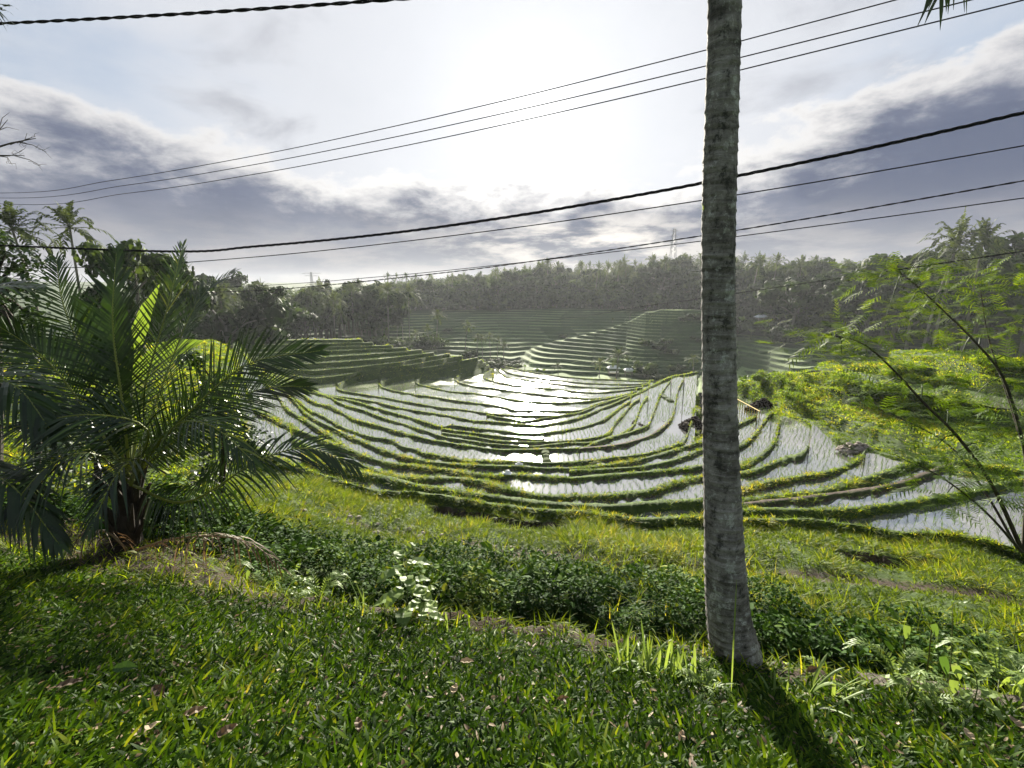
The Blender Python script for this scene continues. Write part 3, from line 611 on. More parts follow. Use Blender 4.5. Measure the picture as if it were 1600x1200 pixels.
# lawn: broad carpet grass
d = np.where((rowi < NL - 1) & (Rq > 1.0), 8800 * np.clip(1.6 - Rq / 5.5, .45, 1.2) * np.clip(1.2 - md * 1.1, .10, 1), 0) * inview
P, i, m_, r_ = sample(d); n = len(P); big = vnoise2(P[:, 0] * 2.2, P[:, 1] * 2.2, 4)
grass_obj('lawn_grass', P - np.array([0, 0, .01]), rng.gamma(6, .0085, n) * (1 + .3 * big) + .018, rng.uniform(.008, .0165, n), rng.uniform(.45, 1.45, n), np.clip(.39 + .24 * rng.standard_normal(n) + .16 * big, 0, .92) , PLAWN, G['lawn'], 'short broad bladed green lawn covering the foreground bank', .35)
k = rng.random(n) < .022
P2 = P[k] + np.array([0, 0, .015]); n2 = len(P2)
V, Q, T, tt = leaves(P2, rng.uniform(.02, .06, n2), rng.uniform(.008, .02, n2), rng.uniform(0, 6.28, n2), rng.uniform(-.2, .5, n2), rng.uniform(.1, 1, n2))
tag(link_mesh('leaf_litter', mesh_np('leaf_litter', V, Q, T, mats=[G['dry']], tint=tt)), 'small dry brown leaf scraps among the lawn grass', 'leaf litter', kind='stuff')
d = np.where((rowi < NL - 1) & (Rq > 1.0), 1500 * np.clip(1.6 - Rq / 5.5, .45, 1.2), 0) * inview * (vnoise2(XX[:-1, :-1] * 1.6, YY[:-1, :-1] * 1.6, 91) > -.15)
P, i, m_, r_ = sample(d); n = len(P)
grass_obj('lawn_grass', P - np.array([0, 0, .01]), rng.uniform(.04, .11, n), rng.uniform(.0025, .005, n), rng.uniform(.2, 1.2, n), np.clip(.55 + .2 * rng.standard_normal(n), 0, 1), PB, G['lawn'], 'fine grass blades mixed into the lawn', .5)
# fringe of the bank edge and the ditch beyond it
d = np.where((rowi >= NL - 2) & (rowi < NL + NE), 900 * (1.15 - .6 * np.clip(md, 0, 1)), 0) * inview
P, i, m_, r_ = sample(d); n = len(P)
grass_obj('bank_grass', P, rng.uniform(.05, .17, n), rng.uniform(.005, .011, n), rng.uniform(.1, .9, n), np.clip(.6 + .25 * rng.standard_normal(n), 0, 1), PB, G['slope'], 'tufted grass along the crumbling lawn edge', .45)
# ground cover leaves in the ditch
sl0 = NL + NE
DE = Rq - .5 * (RE[:-1] + RE[1:])[None]
d = np.where((rowi >= NL + 6) & (DE < 5.2), 1500 * (1 - smooth(3.4, 5.2, DE)), 0) * inview
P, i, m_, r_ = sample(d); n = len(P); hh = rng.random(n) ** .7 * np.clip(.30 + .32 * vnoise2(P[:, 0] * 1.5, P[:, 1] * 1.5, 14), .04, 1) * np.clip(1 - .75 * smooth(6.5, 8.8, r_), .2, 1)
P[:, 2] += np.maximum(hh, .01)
V, Q, T, tt = leaves(P, (sz := rng.gamma(4, .012, n) * (1 + .5 * vnoise2(P[:, 0] * 2.5, P[:, 1] * 2.5, 19)) + .025), sz * rng.uniform(.35, .6, n), rng.uniform(0, 6.28, n), rng.uniform(-.5, .9, n), np.clip(.08 + 1.25 * hh + .2 * rng.standard_normal(n), 0, 1))  # leaf tint rises with height, painting the shade low in the plants
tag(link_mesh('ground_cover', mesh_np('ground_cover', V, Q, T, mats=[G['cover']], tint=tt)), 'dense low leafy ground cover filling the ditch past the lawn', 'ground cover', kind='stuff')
d = np.where((rowi >= NL + 7) & (DE > 1.6) & (DE < 5.5), 130, 0) * inview
P, i, m_, r_ = sample(d); n = len(P); keep = vnoise2(P[:, 0] * .8, P[:, 1] * .8, 55) > -.1; P = P[keep]; n = len(P)
grass_obj('ditch_grass', P, rng.uniform(.18, .55, n), rng.uniform(.008, .016, n), rng.uniform(.05, .7, n), np.clip(.5 + .25 * rng.standard_normal(n), 0, 1), PB, G['slope'], 'long loose grass blades among the ditch plants', .5)
# taller grass on the slope below the ditch
def tufted(dens, nb, hmin, hmax, spread, wmin, wmax, seed, tb=.5):
    P, i, m_, r_ = sample(dens); n = len(P); big = vnoise2(P[:, 0] * .8, P[:, 1] * .8, seed); hs = rng.uniform(hmin, hmax, n) * np.clip(1 + .7 * big, .35, 2.0) * (1 - .45 * np.clip(m_, 0, 1)); tn = np.clip(tb + .22 * big + .2 * rng.standard_normal(n), 0, 1)
    o = rng.normal(0, 1, (n * nb, 2)); Pn = np.repeat(P, nb, 0); hn = np.repeat(hs, nb); Pn[:, :2] += o * (spread * hn / hmax)[:, None]; Pn[:, 2] -= .01; rad = np.hypot(o[:, 0], o[:, 1])
    H = hn * rng.uniform(.6, 1.1, n * nb); W = rng.uniform(wmin, wmax, n * nb) * np.interp(np.repeat(r_, nb), [8, 14, 30, 60], [1, 1.15, 2.2, 4.5])
    V, Q, T = blades(Pn, H, W, np.clip(.12 + .42 * rad, 0, 1.3), np.arctan2(o[:, 1], o[:, 0]), np.clip(np.repeat(tn, nb) + .12 * rng.standard_normal(n * nb), 0, 1), PB, .4)
    return V, Q, T
d = np.where((rowi >= sl0) & (rowi < ROW0 + 1) & (DE > 2.2), 105 * smooth(2.4, 4.2, DE) * np.clip(1.05 - md * 1.0, .06, 1) * np.interp(Rq, [5, 12, 18], [1.15, .95, .75]), 0) * inview
V, Q, T = tufted(d, 15, .09, .24, .055, .008, .015, 24, .55)
tag(link_mesh('slope_grass', mesh_np('slope_grass', V, Q, mats=[G['slope']], tint=T)), 'uneven bright grass on the slope above the paddies', 'grass', kind='stuff')
# bunds and risers
kk = ((rowi - ROW0) // 4).astype(int); qq = (rowi - ROW0) - kk * 4; isb = (rowi >= ROW0) & (kk < K) & (qq < 3)
pr = np.zeros((NROW - 1, NC - 1), bool)
for k in range(K):
    for q in range(3): pr[ROW0 + 4 * k + q] = PRES[k, :-1] & PRES[k, 1:]
lev = np.array([str(l[4]) for l in LINES])
fall = np.clip(1.0 - md * np.where(qq == 1, 1.0, .35), 0, 1) * np.where(np.isin(kk, [k for k in range(K) if kinds[k] == 's']) & (qq == 0), 3.0, np.where(np.isin(kk, [k for k in range(K) if kinds[k] == 's']), 2.2, 1))
d = np.where(isb & pr, np.interp(Rq, [9, 14, 25, 45, 80, 110], [640, 500, 200, 66, 16, 5]) * fall * np.clip(.85 + .8 * vnoise2(XX[:-1, :-1] * .8, YY[:-1, :-1] * .8, 66), .1, 1.6) * np.where(np.isin(kk, [k for k in range(K) if kinds[k] == 'u']), .45, 1), 0)
near = Rq < 30
V, Q, T = tufted(np.where(near, d * .17, 0), 12, .06, .15, .05, .009, .017, 29, .66)
tag(link_mesh('bund_grass', mesh_np('bund_grass', V, Q, mats=[G['bund']], tint=T)), 'bright green grass tufts growing on the nearer paddy bunds', 'grass', kind='stuff')
P, i, m_, r_ = sample(np.where(near, 0, d * 1.5)); n = len(P); sc = np.interp(r_, [9, 25, 80], [1, 1.25, 2.0])
grass_obj('bund_grass', P - np.array([0, 0, .02]), rng.uniform(.05, .16, n) * sc, rng.uniform(.009, .018, n) * np.interp(r_, [9, 25, 80], [1, 1.9, 4.5]), rng.uniform(.1, .9, n), np.clip(.66 + .2 * rng.standard_normal(n), 0, 1), PB, G['bund'], 'bright green grass growing on the farther paddy bunds', .45)
# dry treads of the right spur and ledges
gapdry = np.zeros((NROW - 1, NC - 1), bool)
for k in range(K):
    gapdry[ROW0 + 4 * k + 3] = ~(WET[k, :-1] & WET[k, 1:])
gapdry[ROW0 + 4 * K:ROW0 + 4 * K + 10] = True
d = np.where(gapdry, np.interp(Rq, [10, 20, 45, 80, 120], [400, 330, 130, 20, 4]), 0) * (rowi >= ROW0)
V, Q, T = tufted(d * .13, 9, .10, .28, .09, .012, .022, 44, .6)
tag(link_mesh('spur_grass', mesh_np('spur_grass', V, Q, mats=[G['bund']], tint=T)), 'thick bright grass over the terraced spur', 'grass', kind='stuff')
# ------------------------------------------------------------------ rice seedlings, planted in rows across each paddy
C0 = at_z(870, 612, -13.5); pts = []
for b0 in np.arange(2.0, 78, 4.0):
    for v in np.arange(b0, b0 + 4.0, .23):
        na = int(2 * math.pi * (b0 + 2) / .27); th = np.arange(na) * 2 * math.pi / na
        pts.append(np.stack([C0.x + v * np.sin(th), C0.y + v * np.cos(th)], 1))
pts = np.concatenate(pts); pts += rng.normal(0, .022, pts.shape)
pa = np.arctan2(pts[:, 0], pts[:, 1]); prr = np.hypot(pts[:, 0], pts[:, 1]); keep = (pts[:, 1] > 5) & (np.abs(pa) < .92) & (prr < 88)
keep &= rng.random(len(pts)) < np.interp(prr, [20, 45, 85], [1, .8, .5]); pts, pa, prr = pts[keep], pa[keep], prr[keep]
cj = np.clip(((pa - AZ[0]) / (AZ[1] - AZ[0])).astype(int), 0, NC - 2); zz = np.full(len(pts), np.nan)
for k in range(K):
    FFr = R[ROW0 + 4 * k + 3, cj]; NFr = R[ROW0 + 4 * k + 4, cj]; ok = (prr > FFr + .08) & (prr < NFr - .08) & WET[k, cj] & WET[k, cj + 1]; zz[ok] = LVL[k, cj][ok]
ok = ~np.isnan(zz)
hp = at_z(1085, 668, -9.0); ok &= (np.hypot(pts[:, 0] - hp.x, pts[:, 1] - hp.y) > 2.6)
pts, zz, prr = pts[ok], zz[ok], prr[ok]; nb = 4
P = np.repeat(np.column_stack([pts, zz - .02]), nb, 0) + np.concatenate([rng.normal(0, .014, (len(pts) * nb, 2)), np.zeros((len(pts) * nb, 1))], 1); rr4 = np.repeat(prr, nb); n = len(P)
grass_obj('rice_seedlings', P, rng.uniform(.13, .25, n), rng.uniform(.008, .013, n) * np.interp(rr4, [10, 40, 85], [1, 1.3, 1.6]), rng.uniform(.05, .45, n), rng.random(n), [(0, .9), (.5, 1), (1, .1)], G['rice'], 'young rice seedlings planted in rows in the flooded paddies', .25)['category'] = 'rice'
print('blades done', len(pts))
# the lawn carries on at both sides of the view
n = 26000; f = np.where(rng.random(n) < .5, rng.uniform(0, .16, n), 1 - rng.uniform(0, .16, n)); r_ = rng.uniform(.9, 7.0, n) ; a_ = AZ[-1] + (2 * math.pi - (AZ[-1] - AZ[0])) * f
e1 = 1 - smooth(0, .30, f); e2 = 1 - smooth(0, .30, 1 - f); zb_ = -1.52 + .1 * smooth(1, 6, r_); z_ = zb_ + (np.interp(r_, RG, zl0) - zb_) * e1 + (np.interp(r_, RG, zr0) - zb_) * e2
P = np.stack([r_ * np.sin(a_), r_ * np.cos(a_), z_ - .01], 1)
grass_obj('lawn_grass', P, rng.uniform(.05, .16, n), rng.uniform(.010, .018, n), rng.uniform(.3, 1.3, n), np.clip(.42 + .22 * rng.standard_normal(n), 0, .9), PLAWN, G['lawn'], 'lawn grass continuing at both sides of the view', .35)
# ------------------------------------------------------------------ plants: building blocks
UP = Vector((0, 0, 1))
def bez(pts, n):
    c = catmull3(pts); L_ = [0]
    for a, b in zip(c[:-1], c[1:]): L_.append(L_[-1] + (b - a).length)
    tot = L_[-1]; out = []; k = 0
    for i in range(n):
        d = tot * i / (n - 1)
        while k < len(L_) - 2 and L_[k + 1] < d: k += 1
        f = (d - L_[k]) / max(L_[k + 1] - L_[k], 1e-9); out.append(c[k].lerp(c[k + 1], min(max(f, 0), 1)))
    return out, tot
def catmull3(pts, n=12):
    P = [2 * pts[0] - pts[1]] + list(pts) + [2 * pts[-1] - pts[-2]]; out = []
    for i in range(1, len(P) - 2):
        for k in range(n):
            t = k / n; a, b, c, d = P[i - 1], P[i], P[i + 1], P[i + 2]
            out.append(.5 * ((2 * b) + (c - a) * t + (2 * a - 5 * b + 4 * c - d) * t * t + (3 * b - a - 3 * c + d) * t ** 3))
    out.append(Vector(pts[-1])); return out
def frond(mb, pts, n=64, Lmax=.55, wid=.024, nrm=UP, droop=.35, rr=.014, tint=.35, start=.10, seg=4, skip=.03, vee=.25, rtint=.9, jit=.08):
    pts = [Vector(p) for p in pts]; P, tot = bez(pts, n + 1)
    mb.tube([P[i] for i in range(0, n + 1, 4)], [rr * (1 - .85 * i / n) + .001 for i in range(0, n + 1, 4)], 5, rtint, cap=False)
    for i in range(1, n + 1):
        s = i / n
        if s < start: continue
        t = (P[min(i + 1, n)] - P[i - 1]).normalized(); sd = t.cross(nrm)
        if sd.length < 1e-3: continue
        sd.normalize(); nn = sd.cross(t)
        u = (s - start) / (1 - start); Ln = Lmax * (min(1, .35 + 2.6 * u) * (1 - max(0, u - .45) ** 1.5 * 1.9)); Ln = max(Ln, .18 * Lmax)
        phi = math.radians(66 - 44 * u)
        for q in (-1, 1):
            if random.random() < skip: continue
            ph = phi + random.gauss(0, jit); d = (t * math.cos(ph) + sd * (q * math.sin(ph)) + nn * (vee + random.gauss(0, jit))).normalized()
            l = Ln * random.uniform(.9, 1.08); dr = droop * random.uniform(.6, 1.4); pp = []; ws = []
            for k in range(seg + 1):
                f = k / seg; pp.append(P[i] + d * (l * f) - UP * (l * dr * f * f)); ws.append(wid * (1 if .1 < f < .6 else (.55 if f <= .1 else 1.0 - (f - .6) / .4 * .93)))
            mb.strip(pp, ws, nn, min(1, max(0, tint + random.gauss(0, .16))))
def leaf(mb, base, d, L, W, nrm=UP, droop=.3, tint=.5, seg=7, fold=.25, shape='oval', wavy=0.0):
    d = Vector(d).normalized(); pp = []; ws = []
    for k in range(seg + 1):
        f = k / seg; pp.append(Vector(base) + d * (L * f) - UP * (L * droop * f * f) + nrm * (wavy * math.sin(k * 2.1)))
        if shape == 'oval': w_ = math.sin(math.pi * (.06 + .92 * f) ** .85)
        elif shape == 'heart': w_ = 1.5 * (1 - f) ** .62 * (f + .10) ** .32
        elif shape == 'strap': w_ = min(1, f * 9 + .25) * (1 - max(0, f - .75) ** 1.4 * 6.0)
        else: w_ = (1 - f) * .95 + .05
        ws.append(max(.02, w_) * W)
    mb.strip(pp, ws, nrm, tint, fold)
def to_local(pts, root): return [p - root.location for p in pts]
def hit(x, y, rmin=60, rmax=420):
    d = ray(x, y); h = math.hypot(d.x, d.y)
    for r in np.arange(rmin, rmax, .5):
        p = d * (r / h)
        if p.z <= gz(p.x, p.y): return Vector((p.x, p.y, gz(p.x, p.y)))
    p = d * (rmax / h); return Vector((p.x, p.y, gz(p.x, p.y)))
# ------------------------------------------------------------------ the tall coconut trunk in front
b0 = at_r(1150, 1027, 0.0 + math.hypot(*at_z(1150, 1030, -2.58).xy))
root = thing('coconut_palm', 'tall ringed grey coconut trunk rising from the lawn edge right of centre', 'palm tree', b0)
ED = [(1040,1112,1190),(1020,1111,1186),(985,1108,1177),(950,1105,1169),(900,1103,1164),(850,1102,1160),(760,1101,1155),(700,1100,1152),(600,1099,1149),(500,1098,1147),(400,1098,1147),(250,1100,1150),(120,1105,1154),(0,1108,1157),(-150,1112,1160)]
Yp = b0.y; ctr = []; rad = []
for y, xl, xr in ED:
    d = ray((xl + xr) / 2, y); k = Yp / d.y; ctr.append(d * k); rad.append((xr - xl) / 2 / F * k)
ctr[0].z -= .1
for i in range(5): ctr.append(ctr[-1] + Vector((.03 - .02 * i, .05, .75))); rad.append(rad[-1] * .985)
Pc, tot = bez(ctr, 900); rc_ = np.interp(np.linspace(0, 1, 900), np.linspace(0, 1, len(rad)), rad)
zs = np.array([p.z for p in Pc]); rc_ = np.interp(zs, [c.z for c in ctr], rad)
mb = MB(); nseg = 36; vs = []; fs = []; z = zs[0]; ringz = []
while z < zs[-1]: ringz.append(z); z += random.uniform(.045, .085) if z < 1 else random.uniform(.06, .10)
ringz = np.array(ringz)
for i, p in enumerate(Pc):
    for k in range(nseg):
        th = 2 * math.pi * k / nseg; zz = p.z + .018 * math.sin(th * 1 + p.z * 3) + .01 * math.sin(th * 3 + p.z * 7)
        dz = zz - ringz; dz = dz[dz >= 0]; dz = dz[-1] if len(dz) else .05
        rr = rc_[i] * (1 + .05 * math.exp(-dz / .014) - .015 * math.exp(-((dz - .05) / .02) ** 2) + .03 * mnoise.noise(Vector((math.cos(th) * 2.2, math.sin(th) * 2.2, p.z * 4))) + .014 * mnoise.noise(Vector((math.cos(th) * 7, math.sin(th) * 7, p.z * 16))))
        vs.append(p + Vector((math.cos(th) * rr, math.sin(th) * rr, 0)))
for i in range(len(Pc) - 1):
    for k in range(nseg):
        k2 = (k + 1) % nseg; fs.append((i * nseg + k, i * nseg + k2, (i + 1) * nseg + k2, (i + 1) * nseg + k))
mb.add(vs, fs); mb.build('trunk', G['coco'], root, world=True, smooth=True)
topc = Pc[-1]
fang = [(-10, .1, 3.4), (35, .5, 3.2), (80, .2, 3.3), (125, .6, 3.2), (165, .1, 3.3), (210, .5, 3.2), (255, .2, 3.3), (300, .5, 3.2)]
for a, e, l in fang:
    a = math.radians(a); h = Vector((math.cos(a), math.sin(a), 0)); mb = MB()
    frond(mb, [topc, topc + h * l * .35 + UP * (.5 + e), topc + h * l * .75 + UP * (.3 + e), topc + h * l + UP * (e - .6)], 44, .7, .04, droop=.8, rr=.025, tint=.3, seg=3)
    mb.build('frond', G['palm'], root, world=True)
tip = at_d(1470, -12, 4.1); mb = MB(); mid = topc.lerp(tip, .5) + Vector((.6, 0, 1.0))
frond(mb, [topc, mid, tip + Vector((.05, 0, .55)), tip], 44, .75, .03, droop=.9, rr=.025, tint=.15, seg=3); mb.build('frond', G['palm'], root, world=True)
# small sprout and torn bark scraps on the trunk
mb = MB(); pb = at_d(1101, 330, Yp / ray(1101, 330).y)
for k in range(7): leaf(mb, pb, (random.uniform(-1, -.2), random.uniform(-.5, .2), random.uniform(-.2, 1)), random.uniform(.04, .08), .006, droop=.4, tint=.7, seg=3, shape='point')
mb.build('sprout', G['weed'], root, world=True)
# ------------------------------------------------------------------ the young palm on the left
def P_(x, y, D): return at_d(x, y, D)
b1 = at_r(198, 872, 5.95)
root = thing('young_coconut_palm', 'young stemless coconut palm with arching dark fronds left of the paddies', 'palm tree', b1)
cr = P_(203, 748, 4.85)
mb = MB(); mb.tube([b1 - UP * .3, b1 + UP * .05, b1.lerp(cr, .35), b1.lerp(cr, .75), cr], [.17, .15, .12, .085, .03], 12, .3, wob=.12)
for k in range(16):                                  # old leaf bases sheath the short stem
    a = k * 2.4; h = Vector((math.cos(a), math.sin(a), 0)); q = b1.lerp(cr, .1 + .05 * k); mb.tube([q + h * .07, q + h * .13 + UP * .16, q + h * .24 + UP * .36], [.045, .035, .012], 6, .6)
mb.build('trunk', G['darkbark'], root, world=True)
FR = [ # points, Lmax, normal, droop, tint, n
 ([(203,735,4.85),(190,620,4.75),(176,505,4.85),(182,395,5.1)], .62, (.1,-.95,.2), .10, .34, 96),
 ([(205,735,4.9),(225,610,5.1),(262,480,5.3),(285,385,5.6)], .58, (-.2,-.9,.3), .12, .66, 88),
 ([(200,735,4.85),(150,600,4.8),(100,480,4.95),(88,405,5.2)], .60, (.3,-.85,.3), .2, .5, 88),
 ([(207,742,4.8),(285,655,4.6),(385,570,4.55),(500,548,4.6)], .62, (-.15,-.9,.35), .10, .22, 100),
 ([(207,740,4.95),(258,590,5.4),(310,470,5.7),(365,425,6.0)], .55, (-.3,-.8,.5), .2, .32, 84),
 ([(207,745,4.85),(300,668,4.9),(400,610,5.0),(482,604,5.2)], .58, (-.1,-.85,.4), .15, .2, 88),
 ([(207,758,4.75),(290,785,4.4),(400,722,4.2),(480,700,4.25),(556,728,4.35)], .52, (0,-.75,.6), .45, .2, 96),
 ([(205,750,4.75),(230,672,4.35),(140,648,4.1),(20,668,4.0)], .60, (.05,-.6,.8), .5, .35, 90),
 ([(203,745,4.8),(140,650,4.7),(70,560,4.65),(-20,498,4.6)], .58, (.4,-.75,.5), .2, .42, 92),
 ([(204,752,4.75),(270,668,4.4),(330,665,4.2),(395,720,4.1)], .50, (-.3,-.3,.9), .6, .60, 60),
 ([(203,755,4.7),(150,710,4.2),(80,725,3.9),(10,800,3.75)], .50, (.2,-.2,.95), .7, .28, 62),
 ([(204,758,4.7),(215,715,4.2),(180,745,3.9),(140,830,3.75)], .42, (.1,-.5,.85), .6, .25, 54),
 ([(206,745,4.95),(300,690,5.4),(390,640,5.9),(450,635,6.3)], .55, (-.3,-.2,.9), .35, .5, 60),
 ([(200,745,4.95),(120,690,5.5),(40,640,6.0),(-40,640,6.3)], .55, (.3,-.2,.9), .35, .4, 56),
]
for pts, Lm, nr, dr, ti, n in FR:
    mb = MB(); frond(mb, [P_(*p) for p in pts], int(n * .8), Lm, .0165, Vector(nr).normalized(), dr * .8, .015, ti * .8, seg=5, rtint=.95, jit=.05, vee=.18); mb.build('frond', G['palm'], root, world=True)
for pts, n in (([(205,862,4.75),(270,842,4.55),(345,838,4.35),(400,852,4.25),(448,893,4.2)], 50), ([(202,862,4.8),(165,830,4.5),(130,835,4.3),(95,880,4.2)], 34)):
    mb = MB(); frond(mb, [P_(*p) for p in pts], int(n * .7), .27, .014, UP, 1.0, .012, .45, seg=3, skip=.3); o = mb.build('frond', G['dry'], root, world=True); o['label'] = 'dead brown frond sagging to the ground'
# a second palm further left, mostly out of the frame
b2 = at_r(-150, 900, 5.6); b2.z = gz(b2.x, b2.y); root = thing('young_coconut_palm', 'coconut palm at the left picture edge with only its frond ends showing', 'palm tree', b2)
cr2 = P_(-150, 640, 4.3); mb = MB(); mb.tube([b2 - UP * .3, b2.lerp(cr2, .5), cr2], [.16, .12, .06], 12, .3, wob=.1); mb.build('trunk', G['darkbark'], root, world=True)
for pts, Lm, nr, dr, ti, n in [([(-150,640,4.3),(-90,520,4.3),(-20,455,4.4),(62,448,4.5)], .55, (.3,-.3,.9), .45, .45, 60), ([(-150,640,4.3),(-60,600,4.1),(20,600,4.0),(85,680,4.0)], .5, (.2,-.3,.9), .6, .35, 60),
    ([(-150,650,4.2),(-60,720,3.9),(20,760,3.8),(92,850,3.75)], .42, (.1,-.2,1), .9, .25, 56), ([(-150,640,4.3),(-150,500,4.4),(-120,400,4.5),(-40,360,4.7)], .55, (.3,-.6,.7), .4, .5, 60),
    ([(-150,640,4.3),(-220,520,4.4),(-300,500,4.4)], .55, (-.3,-.3,.9), .4, .4, 50), ([(-150,640,4.3),(-200,700,4.0),(-290,760,3.9)], .5, (0,-.2,1), .6, .4, 44)]:
    mb = MB(); frond(mb, [P_(*p) for p in pts], n, Lm, .027, Vector(nr).normalized(), dr, .015, ti); mb.build('frond', G['palm'], root, world=True)
# tall palm beyond the left edge whose frond tip dips into the top corner
b3 = at_r(-420, 800, 6.5); b3.z = gz(b3.x, b3.y); root = thing('coconut_palm', 'tall coconut palm beyond the left edge, one frond tip in the top corner', 'palm tree', b3)
t3 = b3 + Vector((.2, .1, 7.2)); mb = MB(); mb.tube([b3 - UP * .2, b3.lerp(t3, .5) + Vector((-.1, 0, 0)), t3], [.17, .12, .10], 14, .5, wob=.04); mb.build('trunk', G['coco'], root, world=True)
for k in range(7):
    a = math.radians(40 + k * 51); h = Vector((math.cos(a), math.sin(a), 0)); mb = MB(); frond(mb, [t3, t3 + h * 1.2 + UP * .7, t3 + h * 2.4 + UP * .4, t3 + h * 3.1 - UP * .5], 34, .6, .04, droop=.8, rr=.02, seg=3); mb.build('frond', G['palm'], root, world=True)
tip = P_(14, 8, 5.2); mb = MB(); frond(mb, [t3, t3.lerp(tip, .5) + UP * .9, tip + Vector((-.3, 0, .15)), tip], 44, .42, .025, droop=.6, rr=.02, tint=.1, seg=3); mb.build('frond', G['palm'], root, world=True)
# ------------------------------------------------------------------ generic trees
def limbs(mb, base, h, r, n, spread, rise=.45, sub=3):
    tips = []; top = base + UP * h + Vector((random.uniform(-.06, .06) * h, random.uniform(-.06, .06) * h, 0)); mid = base.lerp(top, .5) + Vector((random.uniform(-.04, .04) * h, random.uniform(-.04, .04) * h, 0))
    tr, _ = bez([base, mid, top], 8); mb.tube(tr, [r * (1.25 if i == 0 else 1 - .085 * i) for i in range(8)], 8, .5, wob=.06)
    for k in range(n):
        a = k * 2.399 + random.uniform(-.4, .4); s0 = tr[min(7, 3 + int(4 * k / n) + 1)]; L_ = spread * random.uniform(.6, 1.1); e = s0 + Vector((math.cos(a) * L_, math.sin(a) * L_, L_ * random.uniform(.25, 1.0) * rise * 2))
        m_ = s0.lerp(e, .5) + UP * (L_ * .12); mb.tube([s0, m_, e], [r * .5, r * .3, r * .1], 6, .5, cap=False); tips.append(e)
        for q in range(sub):
            a2 = a + random.uniform(-1.1, 1.1); e2 = m_.lerp(e, random.uniform(.2, .9)) + Vector((math.cos(a2), math.sin(a2), random.uniform(-.1, .9))) * (L_ * random.uniform(.3, .6)); mb.tube([m_.lerp(e, .4), e2], [r * .2, r * .05], 5, .5, cap=False); tips.append(e2)
    tips.append(top); return tips
def crown_mesh(name, tips, mat, parent, per=70, cr=.9, ls=(.22, .4), flat=.75, shell=False):
    T = np.array([list(t) for t in tips]); n = len(T) * per; c = np.repeat(T, per, 0); rad = np.repeat(rng.uniform(.6, 1.25, len(T)) * cr, per)
    v = rng.normal(size=(n, 3)); v /= np.linalg.norm(v, axis=1)[:, None]; rr = rad * rng.random(n) ** .45; P = c + v * rr[:, None] * np.array([1, 1, flat])
    if shell:
        P = c + v * (rad * rng.uniform(.72, 1.05, n))[:, None] * np.array([1, 1, flat]); P = P[v[:, 2] > -.75]; vv = v[v[:, 2] > -.75]; m = len(P); Lf = rng.uniform(*ls, m)
        V, Q, T3_, tt = leaves_shell(P, vv, Lf, Lf * rng.uniform(.45, .65, m), np.clip(np.repeat(rng.uniform(.15, .8, len(T)), per)[v[:, 2] > -.75] + rng.normal(0, .10, m), 0, 1))
        return link_mesh(name, mesh_np(name, V, Q, T3_, mats=[mat], tint=tt), parent)
    Lf = rng.uniform(*ls, n); V, Q, T3_, tt = leaves(P, Lf, Lf * rng.uniform(.4, .62, n), rng.uniform(0, 6.28, n), rng.uniform(-.9, .7, n), np.clip(np.repeat(rng.uniform(.15, .75, len(T)), per) + rng.normal(0, .16, n), 0, 1), .3)
    return link_mesh(name, mesh_np(name, V, Q, T3_, mats=[mat], tint=tt), parent)
def tree_proto(name, label, cat, h, spread, n=7, per=60, cr=1.0, ls=(.3, .55), mat='ftree', flat=.75, trunk=.22, bark='fbark', hb=.55, group=None, sub=3):
    root = thing(name, label, cat, (0, 0, 0), group); mb = MB(); tips = limbs(mb, Vector((0, 0, -.3)), h * hb, trunk, n, spread, sub=sub); mb.build('trunk', G[bark], root)
    zt = max(t.z for t in tips) + cr * flat; k = h / zt if zt > h * 1.05 else 1.0
    crown_mesh('crown', tips, G[mat], root, per, cr, ls, flat, mat == 'ftree'); root['h'] = zt
    return root
def palm_proto(name, label, cat, h, fl=4.0, nf=22, nl=16, group=None, lean=.06, mat='fpalm', wid=.16, Lm=.75, bark='fbark', r=.15):
    root = thing(name, label, cat, (0, 0, 0), group); mb = MB(); a = random.uniform(0, 6.28); top = Vector((math.cos(a) * lean * h, math.sin(a) * lean * h, h - fl * .35))
    tr, _ = bez([Vector((0, 0, -.4)), top * .5 + Vector((-math.cos(a), -math.sin(a), 0)) * lean * h * .25, top], 10); mb.tube(tr, [r * (1.4 if i == 0 else 1 - .04 * i) for i in range(10)], 7, .5); mb.build('trunk', G[bark], root)
    mb = MB()
    for k in range(nf):
        a = k * 2.399 + random.uniform(-.2, .2); el = math.radians(85 - 125 * (k / nf) + random.uniform(-10, 10)); hd = Vector((math.cos(a), math.sin(a), 0)); l = fl * random.uniform(.85, 1.1)
        d = hd * math.cos(el) + UP * math.sin(el); pts = [top, top + d * l * .4, top + d * l * .75 - UP * l * .10, top + d * l - UP * l * (.22 + .22 * math.cos(el))]
        nr = (UP * math.cos(el) - hd * math.sin(el)).normalized(); frond(mb, pts, nl, Lm * fl / 4, wid * fl / 4, nr, .55, .035, .45, seg=2, skip=.05, start=.15, rtint=.6, jit=.12)
    mb.build('crown', G[mat], root); root['h'] = h; return root
